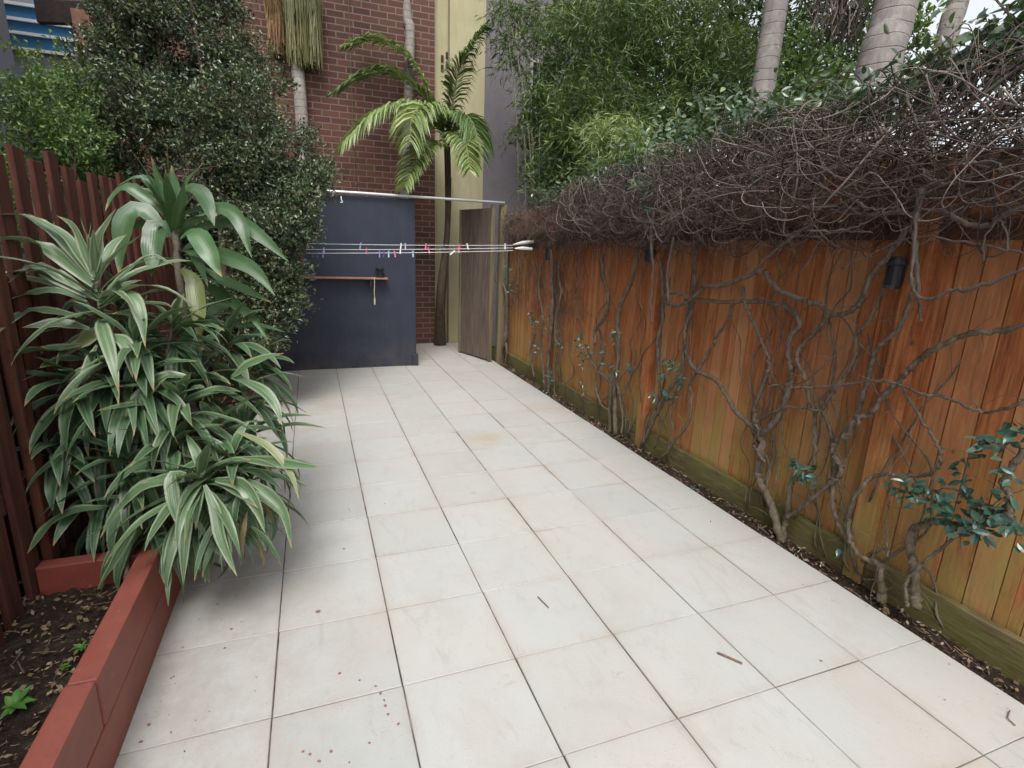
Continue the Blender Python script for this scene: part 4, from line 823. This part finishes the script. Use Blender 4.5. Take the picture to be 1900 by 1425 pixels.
vine('vine climbing beside the gate post at the far end of the fence', onx(927, 690, 2.74), [
  (([(927,690),(930,660),(937,636),(940,600),(940,552),(932,520),(927,500),(930,450)],10,8),),
  (([(936,686),(940,650),(934,610),(930,570)],7,6),)], [(945, 520, 18, 24), (950, 535, 14, 14), (940, 500, 12, 8)], twigs=26)

# the bare tangle hanging over the fence top
e = empty('vine_tangle', (2.7, 2.5, 1.9), 'dense overhanging tangle of bare grey-brown vine stems along the fence top', 'vine')
def zc(y): return np.interp(y, [-1.5, .3, 1.5, 3, 6.2], [2.06, 2.05, 1.99, 1.95, 1.91])
def rz(y): return np.interp(y, [-1.5, .3, 1.5, 3, 4.2, 5.2, 6.2], [.34, .33, .35, .32, .26, .24, .20])
def rx(y): return np.interp(y, [-1.5, 1.5, 4, 6.2], [.34, .32, .22, .12])
XC = 2.74
def walk(mb, y0, n, step, r, curl, dirv=None, lo=None, spread=.85):
    th = rng.uniform(0, 2*pi); q = spread*math.sqrt(rng.random()); p = np.array([XC + rx(y0)*q*cos(th), y0, zc(y0) + rz(y0)*q*sin(th)])
    d = rng.normal(0, 1, 3)*(.35, 1.0, .5) if dirv is None else np.array(dirv, float) + rng.normal(0, .25, 3); d /= np.linalg.norm(d); k = rng.normal(0, curl, 3)*(.7, 1, 1); P = [p.copy()]
    for i in range(n):
        k = k*.82 + rng.normal(0, curl*.55, 3)
        if p[2] < zc(p[1]) - rz(p[1])*.55: d[2] += .12
        d = d + np.cross(k, d) + rng.normal(0, .07, 3)
        if rng.random() < .07: d = d + rng.normal(0, .55, 3)*(.5, 1, 1)
        u = (p[0]-XC)/rx(p[1]); v = (p[2]-zc(p[1]))/rz(p[1]); rr_ = u*u+v*v
        if rr_ > .8: d = d - np.array((u, 0, v))*.30*(rr_-.8)*2
        d /= np.linalg.norm(d); p = p + d*step; P.append(p.copy())
    mb.tube(spline(P, 2), np.linspace(r, r*.45, 2*n+1), 5)
parts = [(-1.3, 1.2, 950, 17, .040, .0030), (1.2, 2.8, 1000, 15, .034, .0025), (2.8, 4.3, 1050, 12, .030, .0021), (4.3, 6.0, 950, 10, .026, .0018)]
mb = MB()
for (ya, yb, n, ns, st, r) in parts:
    for _ in range(n): walk(mb, rng.uniform(ya, yb), ns, st*rng.uniform(.7, 1.3), r*rng.choice([.45, .6, .85, 1.1, 1.5, 2.0], p=[.28, .27, .2, .13, .08, .04]), .06)
for _ in range(480):                                        # long runners sweeping along the fence
    y0 = rng.uniform(-1.2, 4.2); walk(mb, y0, 24, .05, rng.uniform(.0022, .0050), .032, (0, rng.choice([-1, 1]), .18))
XC = 2.98
for _ in range(620): walk(mb, rng.uniform(-1.2, 3.5), 18, .036, .0026*rng.uniform(.6, 1.4), .1)
XC = 2.74
tag(mb.build('thin_twigs', M['twig'], e, smooth=True), kind='stuff')
mb = MB()
for _ in range(900):                                        # little hanging ends below the mass
    y0 = rng.uniform(-.8, 6.0); p = np.array([rng.uniform(2.70, 2.80), y0, zc(y0) - rz(y0)*rng.uniform(.4, .95)]); d = np.array((0, rng.normal(0, .5), -1.)); P = [p]
    for k in range(6): d = d + rng.normal(0, .45, 3)*(.3, 1, .8); d /= np.linalg.norm(d); q = P[-1] + d*rng.uniform(.015, .04); q[0] = min(q[0], 2.81); P.append(q)
    mb.tube(spline(P, 2), np.linspace(.0022, .001, 13), 4)
for _ in range(520):                                        # matted twigs low on the far boards
    y0 = rng.uniform(3.6, 5.8); p = np.array([rng.uniform(2.76, 2.81), y0, rng.uniform(.9, 1.8)]); d = np.array((0, rng.normal(0, .5), -1.)); P = [p]
    for k in range(6): d = d + rng.normal(0, .5, 3)*(.2, 1, .8); d /= np.linalg.norm(d); q = P[-1] + d*rng.uniform(.02, .05); q[0] = min(q[0], 2.815); P.append(q)
    mb.tube(spline(P, 2), np.linspace(.0020, .001, 13), 4)
tag(mb.build('hanging_twigs', M['twig'], e), kind='stuff')
big = [([(1500,427),(1544,430),(1600,416),(1665,383)],6,5),([(1588,374),(1618,389),(1665,383),(1700,360)],8,5),([(1520,288),(1506,296),(1503,312),(1518,339),(1550,360),(1574,383),(1600,400)],7,6),([(1400,500),(1450,455),(1500,420),(1559,386),(1618,345),(1665,316),(1740,280)],8,6),
 ([(1641,239),(1647,271),(1671,292),(1700,301),(1730,330)],7,5),([(1680,180),(1692,204),(1703,236),(1724,265),(1740,300)],9,6),([(1706,312),(1730,333),(1759,341),(1800,338)],8,6),([(1600,400),(1677,395),(1744,391),(1783,407),(1824,421),(1868,398),(1905,384)],10,18),
 ([(1780,306),(1795,304),(1839,299),(1868,315),(1905,332)],7,8),([(1700,395),(1694,480),(1691,519),(1706,551),(1736,554),(1765,538),(1809,536),(1905,498)],9,11),([(1824,486),(1830,439),(1851,410),(1865,424),(1870,470)],6,5),([(1200,395),(1230,450),(1260,395),(1300,350)],4,4),
 ([(1330,300),(1380,352),(1410,372),(1455,395),(1456,435),(1500,420)],5,5),([(1420,430),(1500,440),(1560,430),(1620,430)],4,3),([(1500,330),(1560,300),(1640,250),(1700,215)],6,5),([(1750,250),(1800,230),(1860,190),(1905,180)],8,7),([(1690,430),(1720,350),(1760,330),(1830,250),(1905,230)],8,6),
 ([(1560,500),(1620,470),(1700,440),(1790,450),(1905,470)],5,7),([(1709,600),(1704,550),(1700,480),(1698,420),(1710,350)],7,19),([(1210,600),(1208,560),(1212,500),(1208,440),(1215,390)],4,12),([(1240,560),(1238,500),(1250,440)],8,7)]
for pts, w0, w1 in big:
    mb = MB(); xx = 2.72 if (w0 >= 12) else rng.uniform(2.46, 2.58)
    Q = stem(mb, pts, w0, w1, x=xx); mb.build('stem', M['twig'], e, smooth=True)
mb = MB()
n = 5200; yy = rng.uniform(-1.0, 5.0, n); qx = rng.uniform(-.05, .55, n); zz = zc(yy) + rz(yy)*rng.uniform(.85, 1.42, n) - .25*np.maximum(0, .12-qx); P = np.stack([XC + qx, yy, zz], 1); keep = np.sin(yy*9+qx*8)+np.sin(yy*23)*.7+rng.normal(0, .5, n) > -.1; P = P[keep]; n = len(P)
D = rand_dirs(n) + (0, 0, .3); D /= np.linalg.norm(D, axis=1)[:, None]; oval_leaves(mb, P, D, .052*rng.uniform(.6, 1.2, n), .026, (0, 0, 1))
for c in ((1195, 350, 22, 26), (1200, 385, 16, 10), (1180, 335, 12, 8)): cluster(mb, *c, x=2.5)
mb.build('leaves', M['vleaf'], e)
mb = MB()                                                    # leafy shoots poking up at the right against the sky
for (px, py, n_) in ((1870, 60, 46), (1840, 100, 60), (1800, 120, 44), (1890, 110, 60), (1880, 20, 18), (1760, 150, 40), (1700, 165, 34), (1640, 190, 26), (1820, 30, 12), (1540, 215, 70), (1480, 232, 90), (1600, 205, 60), (1380, 235, 110), (1310, 245, 110), (1340, 215, 70), (1430, 240, 110), (1250, 262, 90), (1190, 285, 80), (1120, 315, 60), (1060, 345, 40), (1020, 365, 20), (1400, 190, 20), (1560, 170, 24), (1480, 180, 20)):
    cluster(mb, px, py-6, 58, int(n_*1.3), x=2.86 if px > 1620 else 3.0, size=.062, flatx=.8)
mb.build('leaves', M['vleaf_top'], e)
mb = MB()
for (a, b, c_) in (((1905, 150), (1880, 80), (1868, 10)), ((1905, 110), (1850, 90), (1820, 60)), ((1870, 160), (1820, 110), (1808, 70)), ((1780, 190), (1765, 150), (1770, 110)), ((1905, 60), (1875, 30), (1840, -10))):
    mb.tube(spline([onx(*a, 2.84), onx(*b, 2.82), onx(*c_, 2.82)], 5), .004, 5)
mb.build('stem', M['twig'], e)

# ------------------------------------------------------------------ dracaenas
def strap(mb, base, az, el, L, Wd, droop, twist=0, wave=.0, seg=11, fold=.16):
    """one strap leaf: arching, folded on the midrib, tapering to a point; uv.x runs across"""
    P = [np.array(base, float)]; T = []; a = az; ds = L/seg
    for i in range(seg+1):
        t = i/seg; ee = el - droop*t**1.25; a2 = az + wave*sin(t*3); d = np.array((cos(a2)*cos(ee), sin(a2)*cos(ee), sin(ee))); T.append(d)
        if i < seg: P.append(P[-1] + d*ds)
    P = np.array(P); T = np.array(T); V = []; cols = (0, .25, .5, .75, 1)
    for i in range(seg+1):
        t = i/seg; rng_w = 1.18; w_ = rng_w*Wd*min(1, .32 + 2.6*t)*(1 - max(0, (t-.38)/.62)**1.9); w_ = max(w_, .0012)
        rng_w = 1.18; sd = np.array((-sin(az), cos(az), 0.)); nn_ = np.cross(T[i], sd); nn_ = -nn_ if nn_[2] < 0 and el > 0 and i == 0 else nn_
        tw_ = twist*t; s2 = sd*cos(tw_) + nn_*sin(tw_); n2 = np.cross(T[i], s2)
        for u in cols:
            h = abs(u-.5)*2; V.append(P[i] + s2*(u-.5)*w_ - n2*(h**1.3*fold*w_)*1.0*(-1 if n2[2] > 0 else 1)*(1-.5*t) + n2*rng.normal(0, .0006) + n2*(h*.06*w_*sin(t*13+az*5)))
    Q = []; UQ = []
    for i in range(seg):
        for j in range(4):
            k0 = i*5+j; Q.append((k0, k0+1, k0+6, k0+5)); UQ.append([(cols[j], i/seg), (cols[j+1], i/seg), (cols[j+1], (i+1)/seg), (cols[j], (i+1)/seg)])
    mb.add(V, Q, uq=UQ)
def rosette(e, c, n, L, Wd, mat, el0=1.35, el1=-.15, droop=(1.0, 2.0), stem_h=.12, azb=None, axis=(0, 0, 1), name='leaf_rosette'):
    mb = MB(); ax = np.array(axis, float)
    for i in range(n):
        t = i/(n-1); az = i*2.39996 + rng.normal(0, .4); el = el0 + (el1-el0)*t**.85 + rng.normal(0, .22)
        if azb is not None and rng.random() < .3: az = azb + rng.normal(0, .7)
        l = L*(.55 + .55*min(1, t*2.2))*rng.uniform(.85, 1.12); dr = (droop[0] + (droop[1]-droop[0])*t)*.70 + rng.normal(0, .30)
        strap(mb, c - ax*stem_h*t + rng.normal(0, .004, 3), az, el, l, Wd*rng.uniform(.8, 1.12), dr, rng.normal(0, .45), rng.normal(0, .18))
    return mb.build(name, mat, e, smooth=True)
def cane(e, pts, r=.014):
    mb = MB(); Q = spline(pts, 8); mb.tube(Q, r*(1 + .1*np.sin(np.arange(len(Q))*1.9)), 9); mb.build('stem', M['cane'], e, smooth=True)

def strap_along(mb, pts, wpx, d0, d1=None, nrm=(-.15, -.62, .77), seg=12, fold=.14):
    d1 = d0 - .08 if d1 is None else d1; n = len(pts); Q = spline([dep(px, py, min(d0 + (d1-d0)*i/(n-1), -1.105/min(-.001, ray(px, py)[0]))) for i, (px, py) in enumerate(pts)], 8)
    L = np.concatenate([[0], np.cumsum(np.linalg.norm(np.diff(Q, axis=0), axis=1))]); tt = np.linspace(0, 1, seg+1); P = np.stack([np.interp(tt*L[-1], L, Q[:, k]) for k in range(3)], 1)
    T = np.gradient(P, axis=0); T /= np.linalg.norm(T, axis=1)[:, None]; W_px = wpx*d0/F_; nr = np.array(nrm) + rng.normal(0, .22, 3); V = []; cols = (0, .25, .5, .75, 1); rp = rng.uniform(0, 6)
    for i, t in enumerate(tt):
        w_ = max(.001, W_px*min(1, .30 + 2.2*t)*(1 - max(0, (t-.45)/.55)**1.8)); nr2 = nr + .25*np.array((sin(rp+t*3), 0, cos(rp+t*3))); sd = np.cross(T[i], nr2); sd /= np.linalg.norm(sd); n2 = np.cross(sd, T[i])
        for u in cols: h = abs(u-.5)*2; V.append(P[i] + sd*(u-.5)*w_ + n2*(h**1.3*fold*w_*(1-.4*t)) + n2*(h*.07*w_*sin(t*15+rp+u*5)))
    Qd = []; UQ = []
    for i in range(seg):
        for j in range(4): k0 = i*5+j; Qd.append((k0, k0+1, k0+6, k0+5)); UQ.append([(cols[j], i/seg), (cols[j+1], i/seg), (cols[j+1], (i+1)/seg), (cols[j], (i+1)/seg)])
    mb.add(V, Qd, uq=UQ)
def traced(e, rows, mat, name='leaf_rosette'):
    mb = MB()
    for pts, w_, d_ in rows: strap_along(mb, pts, w_*(.98 if mat == 'strap_v' else .80), d_)
    return mb.build(name, M[mat], e, smooth=True)
e = empty('dracaena', (-.70, 1.75, .2), 'upright dracaena with pale striped strap leaves against the picket fence', 'plant', 'dracaenas in the bed')
v1 = dep(178, 520, 2.3); rosette(e, v1, 16, .40, .044, M['strap_v'], 1.4, -.1, (.35, 1.5), .17)
traced(e, [([(172,520),(105,436),(45,402),(-15,398)],22,2.28),([(172,530),(90,462),(20,443),(-20,450)],26,2.28),([(175,515),(140,425),(105,400)],19,2.28),([(172,512),(125,442),(52,396)],21,2.28),([(173,505),(166,450),(146,396)],20,2.28),
 ([(178,505),(186,440),(216,386)],21,2.28),([(180,515),(215,472),(264,434)],19,2.28),([(165,545),(95,505),(30,505),(3,512)],24,2.28),([(162,550),(70,498),(14,525)],27,2.28),([(185,555),(240,500),(282,474),(322,492)],19,2.28),([(190,570),(240,548),(262,590),(270,645)],26,2.28),
 ([(172,585),(140,565),(118,580),(104,602)],36,2.38),([(160,590),(70,575),(25,592),(-5,620)],20,2.28),([(190,605),(168,625),(118,658)],33,2.36),([(188,565),(258,530),(325,545),(374,582)],26,2.28),([(160,560),(110,540),(55,545),(20,555)],20,2.28),([(180,560),(215,540),(222,520)],30,2.35),
 ([(165,610),(110,600),(40,608)],22,2.28),([(200,620),(235,640),(246,700)],24,2.28),([(180,640),(160,690),(155,720)],20,2.28),([(150,640),(80,650),(10,650)],24,2.28)], 'strap_v')
v2 = dep(150, 600, 2.5)
rosette(e, dep(185, 600, 2.5), 12, .34, .05, M['strap_w'], .5, -.4, (.9, 1.6), .08)
cane(e, [(-.72, 1.72, .18), dep(205, 700, 2.52), dep(190, 610, 2.48), v1])
e = empty('dracaena', (-.62, 2.1, .2), 'dracaena with broad plain green glossy leaves, tallest of the group', 'plant', 'dracaenas in the bed')
gc = dep(325, 425, 2.75); rosette(e, gc, 9, .36, .055, M['strap_g'], 1.5, .95, (.1, .9), .04); rosette(e, gc-(0, 0, .06), 6, .40, .08, M['strap_g'], .6, .05, (1.4, 2.3), .12)
traced(e, [([(318,430),(302,355),(280,290)],24,2.8),([(320,430),(324,370),(318,306)],32,2.75),([(328,420),(342,350),(378,300)],24,2.8),([(318,405),(280,340),(250,330),(218,345)],25,2.75),([(310,400),(240,348),(210,365),(195,392)],30,2.85),
 ([(330,395),(352,350),(380,370),(398,420)],42,2.65),([(335,400),(395,385),(440,405),(468,480)],36,2.7),([(340,430),(430,412),(485,440),(536,486)],36,2.75),([(306,430),(262,388),(230,420),(221,512)],48,2.65),([(312,440),(292,415),(284,455),(281,514)],48,2.55),
 ([(335,445),(360,432),(385,465),(412,514)],46,2.55),([(345,470),(410,475),(470,500),(510,548)],38,2.65),([(340,480),(400,515),(450,535),(505,562)],26,2.8),([(335,500),(358,520),(368,575),(372,640)],40,2.7),([(345,510),(400,540),(470,590),(500,640)],24,2.85),([(330,400),(300,365),(262,348)],26,2.85)], 'strap_g')
cane(e, [(-.62, 2.05, .18), dep(345, 640, 2.8), dep(330, 500, 2.76), gc], .017)
rosette(e, dep(385, 590, 2.85), 12, .38, .07, M['strap_g'], .7, -.1, (1.4, 2.2), .12)
e = empty('dracaena', (-.58, 1.9, .2), 'bushy striped dracaena heads behind, leaning out over the paving', 'plant', 'dracaenas in the bed')
for (px, py, d_, n_, L_) in ((420, 625, 2.8, 22, .36), (445, 715, 2.75, 24, .36), (360, 700, 2.6, 26, .38), (470, 670, 3.0, 16, .34), (300, 650, 2.7, 22, .38), (455, 790, 2.7, 22, .34), (395, 780, 2.7, 20, .36)):
    c = dep(px, py, d_); rosette(e, c, n_, L_, .047, M['strap_w'] if rng.random() < .35 else M['strap_d'], 1.2, -.4, (1.2, 2.2), .12, azb=-1.0); cane(e, [(-.60+rng.normal(0, .05), 1.9+rng.normal(0, .15), .18), c*.5 + np.array((-.60, 1.9, .2))*.5, c], .010)
e = empty('dracaena', (-.62, 1.45, .2), 'low dense clump of striped strap leaves spilling over the red sleepers', 'plant', 'dracaenas in the bed')
for (px, py, d_, n_, L_, mt) in ((255, 630, 2.35, 24, .34, 'strap_w'), (320, 600, 2.5, 24, .34, 'strap_d'), (130, 700, 2.3, 20, .32, 'strap_d'), (225, 560, 2.5, 18, .32, 'strap_w'), (110, 820, 2.3, 16, .28, 'strap_d'), (375, 880, 2.2, 44, .36, 'strap_w'), (250, 700, 2.35, 34, .36, 'strap_d'), (330, 740, 2.35, 30, .33, 'strap_w'), (190, 790, 2.4, 28, .34, 'strap_d'), (240, 850, 2.3, 30, .35, 'strap_d'), (430, 850, 2.35, 26, .32, 'strap_d'), (320, 820, 2.3, 26, .32, 'strap_d'), (200, 680, 2.4, 22, .34, 'strap_d'), (180, 900, 2.4, 18, .30, 'strap_d'), (400, 800, 2.45, 22, .33, 'strap_d'), (460, 880, 2.5, 16, .30, 'strap_d'), (280, 930, 2.35, 22, .30, 'strap_d')):
    c = dep(px, py, d_); rosette(e, c, n_, L_, .044, M[mt], 1.15, -.7, (1.1, 2.3), .12, azb=-1.3); cane(e, [(-.64+rng.normal(0, .05), 1.45+rng.normal(0, .12), .18), c*.5 + np.array((-.64, 1.45, .2))*.5, c], .009)
traced(e, [([(440,850),(500,856),(545,862),(602,869)],26,2.3),([(430,700),(470,672),(527,655)],28,2.5),([(430,700),(480,720),(510,750),(524,790)],28,2.5),([(200,940),(130,950),(85,980),(50,1028)],28,2.25),([(460,890),(505,920),(530,960),(541,1018)],24,2.25),
 ([(260,960),(225,1020),(180,1095)],26,2.15),([(150,880),(90,850),(28,828)],13,2.4),([(350,700),(300,700),(250,760),(238,842)],38,2.3),([(380,900),(400,950),(410,1000),(440,1070)],26,2.1),([(370,900),(350,960),(342,1010),(340,1085)],26,2.1),([(350,890),(270,900),(215,950),(185,1000)],28,2.12),
 ([(400,890),(450,900),(480,950),(492,990)],32,2.12),([(345,880),(320,880),(322,930),(335,985)],30,2.08),([(440,800),(500,830),(540,880),(555,930)],18,2.3),([(210,800),(140,800),(80,830),(55,870)],20,2.35),([(240,740),(150,740),(95,770),(60,812)],28,2.35),([(220,660),(120,665),(60,690),(20,700)],22,2.45)], 'strap_w')
c = dep(400, 950, 2.25); mb = MB()
for i in range(110):
    b = c + rng.normal(0, .06, 3)*(1.6, 1, .9); strap(mb, b, rng.uniform(0, 2*pi), rng.uniform(-.9, -.1), rng.uniform(.14, .26), rng.uniform(.012, .030), rng.uniform(.5, 1.2), rng.normal(0, .9))
mb.build('hanging_leaves', M['strap_d'], e, smooth=True)
mb = MB()
for i in range(46):
    b = dep(rng.uniform(250, 470), rng.uniform(900, 990), rng.uniform(2.2, 2.4)); strap(mb, b, rng.uniform(0, 2*pi), rng.uniform(-1.2, -.3), rng.uniform(.12, .24), rng.uniform(.010, .024), rng.uniform(.4, 1.3), rng.normal(0, 1.4))
mb.build('dead_leaves', M['dry'], e, smooth=True)

# small weeds in the near bed
def weed(label, p, n, L, mat):
    e = empty('weed', p, label, 'weed', 'weeds in the bare bed'); mb = MB(); 
    for i in range(n): strap(mb, p + rng.normal(0, .004, 3), i*2.4, rng.uniform(.15, .9), L*rng.uniform(.7, 1.1), L*.36, .7, 0, 0, 6)
    mb.build('leaves', M[mat], e, smooth=True)
M['weedleaf'] = leaf_mat('weed_leaf', [(0, (.07, .20, .03)), (1, (.14, .32, .06))], .5, .3)
weed('bright green broad-leafed seedling at the bottom left of the bed', onz(28, 1308, .19), 9, .055, 'weedleaf')
weed('small pale green weed touching the red sleeper', onz(150, 1205, .19), 10, .028, 'weedleaf'); weed('tiny weed in the crumbs near the cross sleeper', onz(160, 1130, .19), 8, .022, 'dry')
weed('tiny ground weed halfway along the sleeper', onz(120, 1240, .19), 8, .02, 'weedleaf')

# things lying on the paving
def stick(label, pts, w_, nm='twig'):
    P = [onz(px, py, .006) for px, py in pts]; mb = MB(); mb.tube(spline(P, 4), pxr(w_, P[0]), 6); return top(mb, nm, M['stick'], label, 'twig', smooth=True)
stick('short thick brown stick lying alone on a pale tile', [(1331, 1211), (1352, 1220), (1377, 1231)], 4.5)
stick('thin reddish twig lying near the middle of the paving', [(998, 1107), (1008, 1117), (1018, 1127)], 2)
stick('curled thin twig on the tile at the right edge of the paving', [(1874, 1318), (1870, 1332), (1878, 1340), (1884, 1346)], 2)
spots = [(630,1249,5),(667,1262,4),(697,1273,5),(706,1286,5),(713,1299,5),(715,1309,5),(720,1325,5),(739,1343,6),(562,1394,6),(575,1399,6),(592,1412,6),(614,1394,6),(685,1378,5),(648,1414,4),(404,1121,4),(429,1167,5),(417,1202,5),(339,1201,4),(322,1255,4),(276,1344,7),(261,1376,7),(590,1134,8),(1523,1226,5),(638,958+60,4)]
src = None
for px, py, wd_ in spots:
    p = onz(px, py, .0025); r = pxr(wd_*1.05, p)
    if src is None:
        mb = MB(); mb.lathe((0, 0, 0), [(.001, .45), (.45, .4), (.85, .2), (1., 0), (.9, -.1)], 10); src = mb.build('fallen_berry', M['berry'], smooth=True); o = src
        tag(o, 'small squashed dark red berry on the pale paving', 'berry', 'squashed berries on the paving')
    else: o = src.copy(); COL.objects.link(o)
    o.location = p; o.scale = (r*rng.uniform(.8, 1.2), r*rng.uniform(.6, 1.0), .0035); o.rotation_euler = (0, 0, rng.uniform(0, 3))
